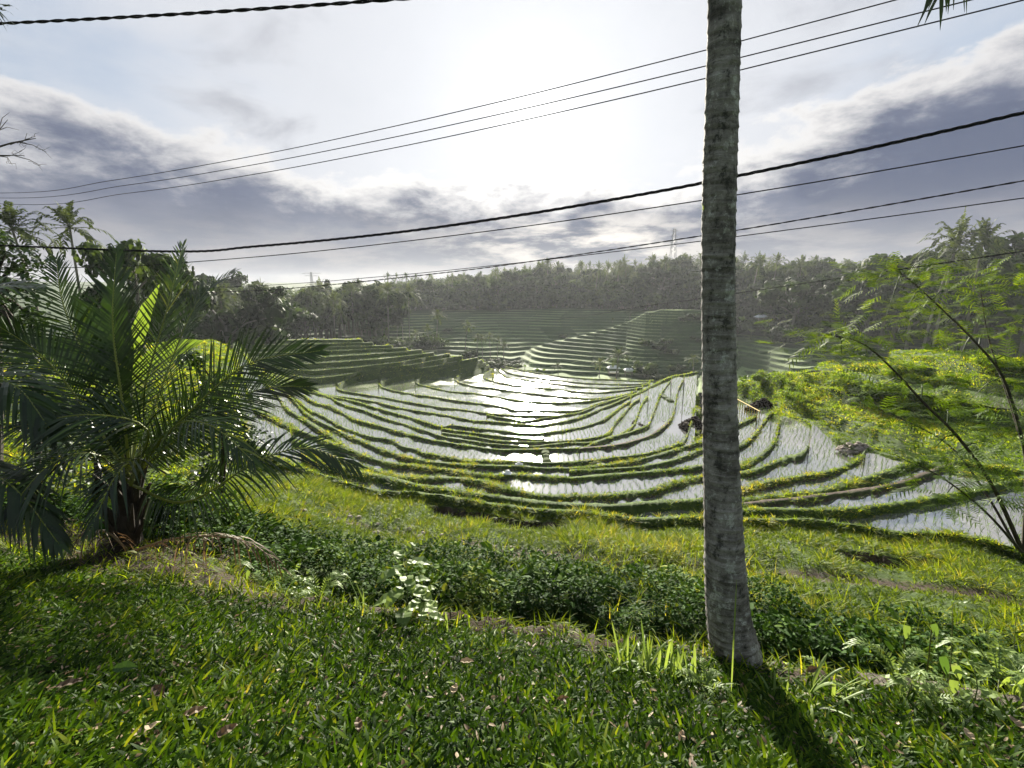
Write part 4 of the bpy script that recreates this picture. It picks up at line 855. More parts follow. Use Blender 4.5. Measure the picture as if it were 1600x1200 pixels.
def banana_proto(name, label, cat, h=3.2, n=9, group=None, mat='banana'):
    root = thing(name, label, cat, (0, 0, 0), group); mb = MB(); mb.tube([Vector((0, 0, -.2)), Vector((.03, 0, h * .3)), Vector((.05, .03, h * .52))], [.13, .11, .07], 8, .6); mb.build('stem', G['frondbase'], root); mb = MB()
    for k in range(n):
        a = k * 2.399; hd = Vector((math.cos(a), math.sin(a), 0)); el = math.radians(random.uniform(35, 80)); d = hd * math.cos(el) + UP * math.sin(el); L_ = h * random.uniform(.5, .72); leaf(mb, Vector((.05, .03, h * .48)), d, L_, L_ * .27, (UP * math.cos(el) - hd * math.sin(el)), random.uniform(.25, .55), random.uniform(.2, .9), 7, .2, 'oval', .02)
    mb.build('crown', G[mat], root); root['h'] = h; return root
class Kind:
    """first call moves the prototype itself, later calls copy it"""
    def __init__(s, protos): s.p = protos; s.used = [False] * len(protos)
    def put(s, loc, h, label, group=None, name=None, k=None, sq=1.0):
        k = random.randrange(len(s.p)) if k is None else k; r = s.p[k]; sc = h / r['h']; rz = random.uniform(0, 6.28); S = (sc * sq, sc * sq, sc)
        if not s.used[k]: s.used[k] = True; r.location = loc; r.rotation_euler = (0, 0, rz); r.scale = S; r['label'] = label; o = r
        else: o = copy_tree(r, loc, rz, S, label)
        if group: o['group'] = group
        elif 'group' in o: del o['group']
        return o
palms = Kind([palm_proto('coconut_palm', 'x', 'palm tree', 15, 3.6, nf, nl, wid=.20, lean=ln) for nf, nl, ln in ((22, 15, .03), (18, 14, .08), (26, 15, .05), (20, 13, .02))])
spalm = Kind([palm_proto('coconut_palm', 'x', 'palm tree', 6.0, 3.0, nf, 18, wid=.14, lean=ln, r=.13) for nf, ln in ((20, .03), (24, .08))])
trees = Kind([tree_proto('broadleaf_tree', 'x', 'tree', 12, 2.8, 7, 46, 1.3, (.5, 1.0)), tree_proto('broadleaf_tree', 'x', 'tree', 13, 2.2, 6, 52, 1.4, (.55, 1.1), flat=.9), tree_proto('broadleaf_tree', 'x', 'tree', 10, 3.2, 8, 42, 1.2, (.5, .95), flat=.6), tree_proto('broadleaf_tree', 'x', 'tree', 14, 2.6, 9, 38, 1.1, (.45, .9), flat=.8)])
bush = Kind([tree_proto('shrub', 'x', 'shrub', 3, 1.0, 7, 55, .55, (.2, .38), hb=.3, trunk=.06, sub=2), tree_proto('shrub', 'x', 'shrub', 2.4, 1.1, 8, 50, .5, (.18, .34), hb=.25, trunk=.05, sub=2)])
bananas = Kind([banana_proto('banana_plant', 'x', 'banana plant', 3.4, n) for n in (8, 10, 7)])
SKY = [(-200,330),(0,350),(120,370),(300,432),(345,436),(400,458),(470,450),(520,446),(600,446),(700,436),(790,426),(860,415),(930,418),(1000,411),(1060,404),(1160,404),(1250,410),(1330,420),(1400,402),(1450,392),(1500,376),(1560,372),(1600,366),(1800,350)]
def skyz(x, r):
    y = np.interp(x, [p[0] for p in SKY], [p[1] for p in SKY]); d = ray(x, float(y)); return d.z * r / math.hypot(d.x, d.y)
def zone(kind, n, x0, x1, r0, r1, h0, h1, label, group, rear=.5, cap=True):
    for i in range(n):
        x = x0 + (x1 - x0) * ((i + random.random()) / n); r = r0 + (r1 - r0) * random.random() ** rear
        p = at_r(x, 450, r); z = gz(p.x, p.y); h = random.uniform(h0, h1)
        if cap: h = min(h, max(skyz(x, r) - z + random.uniform(-4.5, 2.2), h0 * .45))
        kind.put(Vector((p.x, p.y, z - .1)), h, label, group, sq=random.uniform(.9, 1.2))
zone(trees, 62, 285, 610, 108, 165, 11, 20, 'dark broadleaf tree in the wood behind the left terraces', 'trees of the left wood')
zone(palms, 34, 300, 640, 108, 160, 12, 19, 'coconut palm in the wood behind the left terraces', 'palms of the left wood')
zone(bush, 34, 360, 630, 100, 130, 2.5, 5, 'bushy undergrowth shrub at the foot of the left wood', 'shrubs under the left wood', cap=False)
zone(trees, 92, 590, 1110, 186, 262, 11, 24, 'hazy broadleaf tree on the ridge above the far terraces', 'trees on the far ridge')
zone(trees, 70, 590, 1110, 184, 205, 6, 13, 'lower dark tree at the foot of the far ridge wood', 'lower trees on the far ridge')
zone(palms, 84, 590, 1110, 186, 258, 15, 25, 'hazy coconut palm on the ridge above the far terraces', 'palms on the far ridge')
zone(palms, 34, 600, 1110, 190, 235, 26, 31, 'tall coconut palm standing clear of the far ridge trees', 'emergent palms on the far ridge')
zone(bush, 80, 600, 1110, 183, 192, 4, 7.5, 'shrub along the top edge of the far terraces', 'shrubs edging the far terraces', cap=False)
zone(trees, 58, 1090, 1380, 165, 240, 10, 22, 'broadleaf tree on the hazy slope right of the tall trunk', 'trees on the right slope')
zone(trees, 40, 1120, 1380, 160, 178, 6, 12, 'lower dark tree at the foot of the right slope wood', 'lower trees on the right slope')
zone(palms, 26, 1110, 1380, 165, 235, 14, 23, 'coconut palm on the hazy slope right of the tall trunk', 'palms on the right slope')
zone(bananas, 70, 1150, 1400, 140, 172, 3.6, 6, 'pale banana plant in the grove above the right terraces', 'banana grove', cap=False)
zone(bush, 40, 1150, 1600, 130, 172, 3, 6, 'shrub in the banana grove on the right slope', 'shrubs on the right slope', cap=False)
zone(trees, 34, 1350, 1700, 120, 175, 14, 27, 'large dark tree on the skyline at the right', 'skyline trees at the right')
zone(palms, 6, 1360, 1620, 125, 165, 15, 22, 'coconut palm among the dark trees at the right', 'palms at the right')
zone(trees, 22, 200, 420, 74, 104, 10, 20, 'tree standing behind the left bank of terraces', 'trees behind the left bank')
def px_put(kind, x, yb, yt, label, group=None, rmin=92, k=None, sq=1.0, r=None):
    if r is None: p = hit(x, yb, rmin)
    else:
        p = at_r(x, yb, r); p.z = gz(p.x, p.y)
    rr_ = math.hypot(p.x, p.y); d = ray(x, yt); zt = d.z * rr_ / math.hypot(d.x, d.y)
    return kind.put(p - UP * .1, max(zt - p.z, .8), label, group, k=k, sq=sq)
VP = 'palms in the valley behind the flooded bowl'
for x, yb, yt, lab in [(621,536,504,'feathery palm standing alone leftmost of the valley palms'),(650,543,518,'low palm second from the left in the valley'),(683,545,487,'tallest dark palm of the valley clump'),(670,544,508,'palm close left of the tallest valley palm'),(727,556,505,'big shaggy palm in the middle of the valley clump'),(745,561,523,'palm just right of the big shaggy valley palm'),(754,561,524,'thin stemmed palm in the valley row'),(766,562,521,'pale stemmed palm in the valley row'),(777,563,527,'slender palm near the right end of the valley row'),(787,560,536,'shortest palm at the right end of the valley row')]:
    px_put(palms if yb - yt > 30 else spalm, x, yb, yt, lab, VP, sq=1.25)
for x, yb, yt, lab in [(936,590,561,'smaller palm beside the white roofed shelter'),(963,592,548,'big palm spreading over the white roofed shelter'),(1083,579,556,'palm leaning over the right rim of the bowl'),(984,500,487,'little palm on the crest of the far spur'),(957,504,497,'tiny palm on the shoulder of the far spur'),(872,585,568,'low palm in the green field beyond the bowl')]:
    px_put(spalm, x, yb, yt, lab, sq=1.3 if yb - yt > 25 else 1.6)
for x, yb, yt, lab in [(820,581,567,'banana plant left of three in the green field'),(839,587,571,'middle banana plant of three in the green field'),(850,585,574,'small banana plant at the edge of the bowl'),(1046,586,574,'yellow green banana clump on the right rim'),(1160,612,578,'light green banana plant on the spur beside the tall trunk')]:
    px_put(bananas, x, yb, yt, lab, sq=1.3, rmin=92 if x < 1000 else 30)
for x, yb, yt, sq, lab in [(760,574,561,1.8,'dark shrub at the left of the low hedge in the valley'),(775,575,562,2.0,'dark shrub in the middle of the low valley hedge'),(790,576,563,2.0,'dark shrub right of the middle in the valley hedge'),(800,577,566,1.6,'dark shrub at the right end of the valley hedge'),(1008,592,563,1.0,'grey twiggy bush right of the white shelter'),(1023,593,583,2.2,'low dark hedge bush on the bowl rim'),(1056,583,568,1.2,'round dark bush below the palm on the right rim'),(675,546,520,1.0,'bush at the foot of the tallest valley palm'),(660,546,528,1.2,'bush between the left valley palms'),(735,562,545,1.0,'bush under the big shaggy valley palm')]:
    px_put(bush, x, yb, yt, lab, sq=sq)
for x, yt, r, lab in [(1465,358,122,'lone tall palm leaning above the right skyline'),(1448,376,118,'shorter palm beside the lone tall skyline palm'),(1512,362,126,'tall palm standing over the dark trees at right'),(65,338,46,'left of two palms above the dark tree at left'),(132,334,48,'right of two palms above the dark tree at left'),(855,407,215,'tall palm breaking the far ridge skyline'),(1170,403,180,'palm on the skyline just right of the trunk'),(1200,402,185,'second skyline palm right of the trunk'),(1240,405,190,'third skyline palm right of the trunk'),(345,455,95,'palm in front of the left wood')]:
    px_put(palms, x, 500, yt, lab, r=r)
gbush = Kind([tree_proto('shrub', 'x', 'shrub', 1.6, .7, 8, 120, .40, (.07, .15), mat='bund', hb=.22, trunk=.03, sub=2), tree_proto('shrub', 'x', 'shrub', 1.3, .8, 8, 120, .38, (.07, .15), mat='bund', hb=.2, trunk=.03, sub=2)])
for x, yb, h_ in [(1068,503,9),(1083,500,12),(1098,502,9),(1010,540,11),(1030,548,12),(1050,556,12),(1040,538,10),(700,520,8),(1090,535,10),(880,528,7)]: px_put(bush, x, yb, yb - h_, 'dark shrub growing on the far stepped hillside', 'shrubs on the far hillside', sq=1.5)
for i in range(8):
    x = random.uniform(1300, 1590); y = random.uniform(572, 604); px_put(gbush, x, y, y - random.uniform(12, 24), 'low bright bush on the upper spur behind the feathery tree', 'bushes on the upper spur', rmin=22, sq=random.uniform(1.0, 1.5))
for i in range(13):
    x = random.uniform(1152, 1300) if i < 9 else random.uniform(1300, 1560); y = np.interp(x, [1150, 1210, 1260, 1300, 1560], [612, 606, 612, 618, 650]) + random.uniform(-14, 24); px_put(gbush, x, float(y), float(y) - random.uniform(14, 26), 'rounded bright green bush on the grassy spur right of the trunk', 'bushes on the spur', rmin=20, sq=random.uniform(1.0, 1.4))
px_put(trees, 345, 500, 432, 'round topped tree rising at the left end of the wood', r=88, k=0)
px_put(trees, 1240, 500, 428, 'big round tree standing on the right slope', r=150, k=2, sq=1.2)
px_put(trees, 215, 500, 370, 'thin leaved tree behind the young palm', r=40, k=3, sq=.8); px_put(trees, 275, 500, 392, 'sparse tree right of the thin leaved one', r=46, k=1, sq=.8)
# pointed tree standing in for a likely thatched roof on the left skyline
cone = thing('stand_in_tree', 'pointed dark tree standing in for a thatched roof on the left skyline', 'tree'); mb = MB(); mb.tube([Vector((0, 0, -.3)), Vector((0, 0, 17))], [.3, .05], 8); mb.build('trunk', G['fbark'], cone)
tips = [Vector((math.cos(k * 2.4) * (1 - k / 60) * 2.6, math.sin(k * 2.4) * (1 - k / 60) * 2.6, 3 + 14.5 * k / 60)) for k in range(60)]; crown_mesh('crown', tips, G['ftree'], cone, 45, .9, (.3, .55), .75, True); cone['h'] = 18.2
p = at_r(512, 450, 150); p.z = gz(p.x, p.y); d = ray(512, 434); cone.location = p; cone.scale = [(d.z * 150 / math.hypot(d.x, d.y) - p.z) / 18.2] * 3
# distant forest, one mass
n = 3200; x = rng.uniform(280, 1650, n); r = 205 + 430 * rng.random(n) ** 1.3; a_ = np.arctan2((x - 800) / F, CP + .12 * SP); Zg, _ = hill(a_, r, False); tipsP = []
far_sky = np.interp(x, [300, 560, 620, 700, 800, 900, 1100, 1240, 1290, 1360, 1420, 1650], [452, 448, 440, 433, 424, 424, 416, 414, 404, 406, 430, 430]); dd = azdep(x, far_sky)[1]; zs_ = -r * np.tan(dd)
Zt = np.minimum(Zg + rng.uniform(4, 19, n), zs_ + rng.uniform(-2.5, .3, n)); Zt = np.where(r < 262, np.minimum(Zt, Zg + rng.uniform(3, 8, n)), Zt); ok = Zt > Zg - 30
tipsP = np.stack([r * np.sin(a_), r * np.cos(a_), Zt - 2.5], 1)[ok]; per = 44; c = np.repeat(tipsP, per, 0); n = len(c); v = rng.normal(size=(n, 3)); v /= np.linalg.norm(v, axis=1)[:, None]; P = c + v * np.repeat(rng.uniform(2.0, 4.2, len(tipsP)), per)[:, None] * rng.uniform(.75, 1.05, n)[:, None] * np.array([1, 1, .85]); P[:, 2] -= np.repeat((rng.random(len(tipsP)) < .55) * rng.uniform(0, 16, len(tipsP)), per)
Lf = rng.uniform(1.2, 2.3, n); V, Q, T3_, tt = leaves_shell(P, v, Lf, Lf * .55, np.clip(np.repeat(rng.uniform(.1, .75, len(tipsP)), per) + rng.normal(0, .10, n), 0, 1))
tag(link_mesh('distant_forest', mesh_np('distant_forest', V, Q, T3_, mats=[G['ftree']], tint=tt)), 'hazy blue forest covering the farthest ridge', 'forest', kind='stuff')
# ------------------------------------------------------------------ plants close by
# dark broad-leaved tree behind the palms at the left edge
def near_tree(name, label, px, D, crown_px, per, cr, ls, mat, trunk=.12, group=None, bark='darkbark'):
    b = at_d(px[0], px[1], D); b.z = gz(b.x, b.y) ; root = thing(name, label, 'tree' if 'tree' in name else 'shrub', b, group); mb = MB(); tips = []
    fork = at_d(px[0], crown_px[0][1] + 60, D); mb.tube([b - UP * .2, b.lerp(fork, .5) + Vector((.1, 0, 0)), fork], [trunk * 1.2, trunk, trunk * .8], 8, .5)
    for (x, y, dd) in crown_px:
        e = at_d(x, y, D + dd); mb.tube([fork, fork.lerp(e, .5) + UP * .15, e], [trunk * .5, trunk * .3, trunk * .1], 6, .5, cap=False); tips.append(e)
    mb.build('trunk', G[bark], root, world=True); o = crown_mesh('crown', [t - b for t in tips], G[mat], root, per, cr, ls, .85)
    return root
near_tree('broadleaf_tree', 'dark glossy leaved tree at the left edge behind the palms', (-10, 800), 13, [(-60,400,0),(-20,370,.3),(10,395,-.2),(35,410,.4),(15,440,0),(-40,450,.3),(45,455,0),(10,490,.3),(55,500,.5),(-30,520,0),(30,540,0),(60,560,.4),(0,580,0)], 130, .62, (.14, .26), 'dark', .16)
near_tree('shrub', 'tangled green shrub behind the young palm', (150, 860), 7.5, [(60,640,0),(120,670,.3),(180,690,-.3),(250,700,.3),(90,720,.2),(150,760,0),(240,780,-.2),(310,770,.2),(40,780,.2),(200,640,.6),(290,660,.6)], 150, .42, (.07, .15), 'dark', .05)
near_tree('shrub', 'dark bush behind the young palm to its right', (345, 820), 9.0, [(300,560,0),(330,600,.3),(370,640,-.3),(300,660,.3),(350,700,.2),(290,620,0),(390,690,-.2),(330,740,.2),(270,680,.3)], 150, .46, (.08, .17), 'dark', .05)
near_tree('shrub', 'dark bush filling the space left behind the young palm', (60, 850), 9.5, [(0,560,0),(40,600,.3),(90,640,-.3),(20,660,.3),(70,700,.2),(130,600,0),(110,690,-.2),(-30,630,.2),(150,660,.3),(30,740,.2),(100,760,0)], 150, .5, (.08, .17), 'dark', .05)
near_tree('shrub', 'leafy creeper covered shrub right of the palm base', (250, 860), 5.4, [(240,790,0),(270,810,.1),(225,830,-.1),(300,830,.2),(330,850,.1),(265,760,.3),(350,815,.4)], 120, .24, (.05, .10), 'cover', .025)
near_tree('shrub', 'low shrub at the left edge below the fronds', (30, 850), 5.6, [(-30,760,0),(10,790,0),(50,800,.1),(20,830,0),(80,820,.2),(-20,830,0),(110,800,.3)], 120, .25, (.05, .11), 'cover', .025)
# banana plant whose leaves show through the palm
b = at_d(190, 820, 6.6); b.z = gz(b.x, b.y); root = thing('banana_plant', 'banana plant with broad pale leaves showing through the young palm', 'banana plant', b); mb = MB(); fk = at_d(200, 600, 6.6); mb.tube([b - UP * .2, b.lerp(fk, .5), fk], [.12, .10, .06], 10, .6); mb.build('stem', G['frondbase'], root, world=True)
for (x, y, D, w_, ti) in [(165,385,6.4,.42,.45),(258,402,6.7,.26,.6),(95,430,6.8,.4,.5),(330,520,6.4,.38,.8),(130,500,6.2,.4,.4),(30,520,6.6,.4,.5)]:
    e = at_d(x, y, D); mb = MB(); d = e - fk; Ln = d.length; leaf(mb, fk, d + UP * .25 * Ln, Ln * 1.03, w_, Vector((0, -.8, .6)), .25, ti, 10, .25, 'oval', .012); mb.build('leaf', G['banana' if x in (258, 330) else 'dark'], root, world=True)
# bare twigs at the left edge
b = at_d(-190, 900, 7.5); b.z = gz(b.x, b.y); root = thing('bare_tree', 'bare leafless branch reaching in at the left edge against cloud', 'tree', b); mb = MB(); f0 = at_d(-190, 330, 7.5); mb.tube([b - UP * .2, b.lerp(f0, .5), f0], [.09, .07, .05], 8); mb.build('trunk', G['darkbark'], root, world=True); mb = MB()
def twig(p, q, r, dep):
    p, q = Vector(p), Vector(q); m_ = p.lerp(q, .5) + Vector((random.uniform(-.05, .05), 0, random.uniform(-.04, .08))); mb.tube([p, m_, q], [r, r * .7, r * .3], 5, .5, cap=False)
    if dep:
        for k in range(3):
            s = p.lerp(q, random.uniform(.35, .95)); d = (q - p).normalized(); d2 = (d + Vector((random.uniform(-.5, .5), random.uniform(-.3, .3), random.uniform(-.7, .7)))).normalized(); twig(s, s + d2 * (q - p).length * random.uniform(.3, .5), r * .5, dep - 1)
twig(f0, at_d(-20, 235, 7.4), .035, 0); twig(at_d(-20, 235, 7.4), at_d(56, 216, 7.4), .016, 2); twig(at_d(-60, 245, 7.4), at_d(38, 243, 7.4), .014, 2); twig(at_d(-40, 240, 7.4), at_d(12, 187, 7.4), .012, 1); mb.build('branch', G['stem'], root, world=True)
# ------------------------------------------------------------------ feathery tree on the right
def bip(mb, base, d, L_, tint):
    d = d.normalized(); nrm = (UP - d * d.dot(UP)); nrm = nrm.normalized() if nrm.length > .1 else Vector((0, 1, 0)); nrm = (nrm + Vector((random.uniform(-.3, .3), random.uniform(-.3, .3), 0))).normalized(); sd = d.cross(nrm).normalized(); n = 6
    mb.strip([base, base + d * L_ * .5, base + d * L_ - UP * L_ * .12], [.004, .003, .002], nrm, .3)
    for i in range(n):
        f = (i + 1) / n; p = base + d * (L_ * f) - UP * (L_ * .12 * f * f); pl = L_ * .46 * (1 - .35 * abs(f - .45) * 2)
        for q in (-1, 1):
            dd = (d * .55 + sd * q * .85 + nrm * random.uniform(-.15, .1)).normalized(); e = p + dd * pl - UP * pl * .2; w_ = .011
            mb.strip([p, p.lerp(e, .5) + UP * pl * .03, e], [w_ * .7, w_, w_ * .3], nrm, min(1, max(0, tint + random.gauss(0, .14))))
b = at_d(1592, 858, 5.6); b.z = gz(b.x, b.y)
root = thing('feathery_tree', 'slender feathery leaved young tree leaning in from the right edge', 'tree', b)
STEMS = [[(1600,860,5.6),(1604,760,5.6),(1600,700,5.6),(1568,592,5.6),(1527,538,5.55),(1482,493,5.5),(1428,443,5.5),(1392,416,5.45)],
         [(1598,862,5.5),(1550,758,5.3),(1496,682,5.2),(1442,628,5.1),(1392,574,5.05),(1345,535,5.0),(1290,522,5.0)],
         [(1590,858,5.6),(1541,772,5.7),(1482,695,5.8),(1392,646,5.9),(1340,612,5.9)], [(1600,700,5.6),(1575,620,5.8),(1545,530,6.0),(1530,440,6.1)],
         [(1606,862,5.7),(1640,740,5.8),(1650,600,5.9),(1620,480,6.0),(1580,430,6.0)], [(1596,862,5.4),(1540,800,5.0),(1470,745,4.9),(1400,712,4.9)]]
mb = MB(); allp = []
for i, st in enumerate(STEMS):
    pts, tot = bez([at_d(*p) for p in st], 26); r0_ = .026 if i < 2 else .017; mb.tube(pts, [r0_ * (1 - .8 * k / 25) for k in range(26)], 6, .5); allp.append(pts)
mb.build('trunk', G['stem'], root, world=True)
CL = [(1400,425,5.45,60),(1440,430,5.5,60),(1480,455,5.5,60),(1370,440,5.45,40),(1420,475,5.5,60),(1470,500,5.5,50),(1385,495,5.4,40),(1300,525,5.0,55),(1335,530,5.0,60),(1280,545,5.0,40),(1360,560,5.05,45),(1315,555,5.0,35),(1540,450,6.0,50),(1590,430,6.0,60),(1560,480,6.0,50),(1600,500,6.0,45),(1530,530,5.7,45),(1580,560,5.8,50),(1600,600,5.8,40),(1500,560,5.5,35),
      (1440,600,5.2,45),(1480,640,5.3,50),(1460,700,5.2,55),(1500,720,5.3,60),(1540,690,5.5,55),(1520,620,5.6,45),(1400,650,5.7,35),(1430,730,4.95,45),(1480,770,5.0,45),(1550,770,5.3,40),(1590,680,5.6,40),(1380,600,5.2,30),(1350,640,5.8,25),(1570,640,5.7,40)]
mt = MB(); ml = MB(); flat = [p for pts in allp for p in pts]
for x, y, D, n in CL:
    c = at_d(x, y, D); s = min(flat, key=lambda p: (p - c).length); ml.tube([s, s.lerp(c, .5) + UP * .05, c], [.008, .006, .003], 5, .0, cap=False)
    for k in range(int(n * .55)):
        o = Vector((random.gauss(0, .17), random.gauss(0, .2), random.gauss(0, .09))); d = Vector((o.x * 2 + random.gauss(0, .5), o.y * 2 + random.gauss(0, .5), random.gauss(.05, .25)))
        if d.length < .05: d = Vector((1, 0, 0))
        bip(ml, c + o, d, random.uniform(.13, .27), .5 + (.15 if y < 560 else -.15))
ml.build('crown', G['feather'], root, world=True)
# ------------------------------------------------------------------ weeds along the lawn edge
def weed(name, label, cat, px, D, hgt, n, L0, W0, mat='weed', shape='oval', stem=.0045, tint=.6, group=None, top=None):
    b = at_d(px[0], px[1], D); zg = gz(b.x, b.y); b.z = min(b.z, zg + .02) if b.z - zg < .5 else zg
    root = thing(name, label, cat, b, group); tp = at_d(*top) if top else b + UP * hgt; mb = MB(); st, _ = bez([b, b.lerp(tp, .5) + Vector((.03, 0, 0)), tp], 12); mb.tube(st, [stem * (1 - .05 * k) for k in range(12)], 6, .4); mb.build('stem', G['frondbase'], root, world=True); mb = MB()
    for k in range(n):
        f = .25 + .75 * (k + .5) / n; p = st[min(11, int(f * 11))]; a = k * 2.4; el = random.uniform(.05, .5) + (.5 if f > .9 else 0); d = Vector((math.cos(a) * math.cos(el), math.sin(a) * math.cos(el), math.sin(el))); sz = (1.15 - .45 * f) * random.uniform(.8, 1.15); pe = p + d * L0 * .35 * sz
        mb.tube([p, p.lerp(pe, .5) + UP * .01, pe], [stem * .4, stem * .35, stem * .3], 4, .5, cap=False); leaf(mb, pe, d, L0 * sz, W0 * sz, (UP - d * d.z).normalized(), .45, min(1, max(0, tint + random.gauss(0, .15))), 7, .2, shape, .006)
    mb.build('leaves', G[mat], root, world=True); return root
weed('leafy_weed', 'tall weed with broad pale toothed leaves at the ditch edge', 'weed', (632, 975), 3.7, .8, 17, .20, .12, top=(630, 860, 3.75))
weed('leafy_weed', 'small broad leaved weed below the tall pale one', 'weed', (655, 975), 3.5, .3, 9, .13, .085, tint=.8, top=(658, 925, 3.5))
weed('leafy_weed', 'leafy weed with drooping leaves by the dead frond', 'weed', (470, 945), 4.2, .4, 12, .14, .07, tint=.7, top=(460, 890, 4.2))
weed('leafy_weed', 'weed with narrow leaves at the right ditch', 'weed', (1560, 1080), 3.0, .5, 16, .16, .05, tint=.7, top=(1550, 1000, 3.2))
weed('leafy_weed', 'bright small weed left of the round green leaf', 'weed', (1420, 1075), 2.75, .22, 12, .12, .045, tint=.85, top=(1418, 1038, 2.8))
weed('leafy_weed', 'yellow green weed beside the kerb end', 'weed', (1520, 1090), 2.7, .22, 12, .12, .05, tint=.9, top=(1522, 1045, 2.75))
weed('leafy_weed', 'slender weed standing in the dark ditch at right', 'weed', (1500, 1040), 3.3, .7, 14, .14, .035, tint=.4, top=(1490, 920, 3.5))
weed('leafy_weed', 'slim weed at the far right picture edge', 'weed', (1590, 1060), 3.2, .6, 14, .15, .04, tint=.6, top=(1588, 960, 3.4))
for x, y, D, L_, W_, ti, lab in [(1415,985,3.3,.10,.10,.7,'pale heart shaped leaf left of the pair in the ditch'),(1456,982,3.3,.09,.09,.3,'dark heart shaped leaf right of the pair in the ditch'),(1490,1048,2.8,.085,.09,1.0,'round bright yellow green leaf by the kerb'),(1488,1070,2.75,.08,.085,.95,'lower round bright leaf by the kerb'),(1470,1036,2.95,.12,.09,.1,'big dark arrow shaped leaf behind the bright round leaf'),(390,897,4.4,.09,.08,.8,'small heart leaf under the dead frond')]:
    p = at_d(x, y, D); root = thing('taro_plant', lab, 'plant', Vector((p.x, p.y, gz(p.x, p.y)))); mb = MB(); base = root.location.copy()
    mb.tube([base - UP * .03, base.lerp(p, .6) + Vector((.04, 0, 0)), p], [.006, .005, .004], 5, .6); mb.build('stalk', G['frondbase'], root, world=True); mb = MB(); leaf(mb, p + UP * L_ * .4, Vector((random.uniform(-.3, .3), -.35, -.75)), L_ * .8, W_ * .62, Vector((random.uniform(-.3, .3), -.8, .6)), .15, ti * .7, 14, .18, 'heart'); mb.build('leaf', G['weed'], root, world=True)
def tuft(px, D, n, L0, W0, label, spread=.9, tint=.7, group=None):
    b = at_d(px[0], px[1], D); b.z = gz(b.x, b.y) if abs(b.z - gz(b.x, b.y)) > .12 else b.z; root = thing('grass_tuft', label, 'grass tuft', b, group); mb = MB()
    for k in range(n):
        a = random.uniform(0, 6.28); el = random.uniform(.75, 1.45) if k else 1.5; d = Vector((math.cos(a) * math.cos(el) * spread, math.sin(a) * math.cos(el) * spread, math.sin(el))); l = L0 * random.uniform(.5, 1.1); leaf(mb, b + Vector((random.gauss(0, .04), random.gauss(0, .04), -.02)), d, l, W0 * random.uniform(.7, 1.2), (Vector((math.cos(a), math.sin(a), .3))).normalized(), random.uniform(.15, .75), min(1, max(0, tint + random.gauss(0, .2))), 7, .2, 'strap')
    mb.build('blades', G['weed'], root, world=True); root['category'] = 'grass tuft'
for px, D, n, l, w_, lab in [((1010,1018),2.9,22,.42,.016,'sunlit tuft of long grass left of the trunk'),((1060,1022),2.85,20,.40,.016,'long grass tuft against the left of the trunk base'),((975,1012),3.0,12,.42,.014,'thin long grass tuft furthest left of the trunk'),((1090,1026),2.75,14,.3,.014,'short bright grass tuft at the foot of the trunk'),((1265,1050),2.75,12,.42,.020,'broad bladed tuft right of the trunk'),((1320,1058),2.75,12,.34,.022,'bright broad bladed tuft halfway from trunk to kerb'),((1210,1042),2.75,12,.28,.013,'small grass tuft on the right of the trunk base'),((448,905),4.4,10,.55,.020,'upright pale grass tuft beside the dead frond'),((560,955),3.7,14,.32,.013,'grass tuft left of the tall pale weed'),((700,968),3.4,12,.22,.012,'arching grass tuft right of the tall pale weed'),((1580,1080),2.8,12,.40,.02,'coarse grass tuft at the right end of the kerb')]:
    tuft(px, D, n, l, w_, lab)
p0 = at_d(1149, 1022, 2.72); root = thing('grass_stalk', 'single upright green blade in front of the trunk', 'grass blade', Vector((p0.x, p0.y, gz(p0.x, p0.y)))); mb = MB(); q0 = at_d(1151, 905, 2.72); leaf(mb, root.location, q0 - root.location, (q0 - root.location).length, .010, Vector((.1, -1, 0)), 0.0, .75, 8, .2, 'strap'); mb.build('blade', G['weed'], root, world=True)
def fern(px, D, n, L0, label, tint=.6):
    b = at_d(px[0], px[1], D); root = thing('fern', label, 'fern', Vector((b.x, b.y, gz(b.x, b.y) if b.z - gz(b.x, b.y) > .15 else b.z))); b = root.location.copy(); mb = MB()
    for k in range(n):
        a = k * 2.4 + random.random(); h = Vector((math.cos(a), math.sin(a), 0)); l = L0 * random.uniform(.7, 1.1); frond(mb, [b, b + h * l * .35 + UP * l * .5, b + h * l * .75 + UP * l * .6, b + h * l + UP * l * .35], 18, .06 * L0 / .3, .012 * L0 / .3, UP, .3, .003, tint, seg=2, start=.15, rtint=.5)
    mb.build('fronds', G['weed'], root, world=True)
for px, D, l, lab in [((1105,1026),2.7,.16,'small bright fern tucked against the trunk base'),((1400,1062),2.8,.26,'fern at the left end of the kerb'),((1450,1068),2.75,.22,'fern beside the round bright leaf'),((420,915),4.35,.30,'fern spilling over the dirt edge near the dead frond'),((350,905),4.6,.28,'fern beneath the young palm'),((1330,1000),3.3,.4,'dark fern down in the ditch'),((1560,1060),3.0,.3,'fern near the right picture edge'),((500,935),4.0,.26,'fern between the dead frond and the pale weed')]:
    fern(px, D, 9, l, lab)
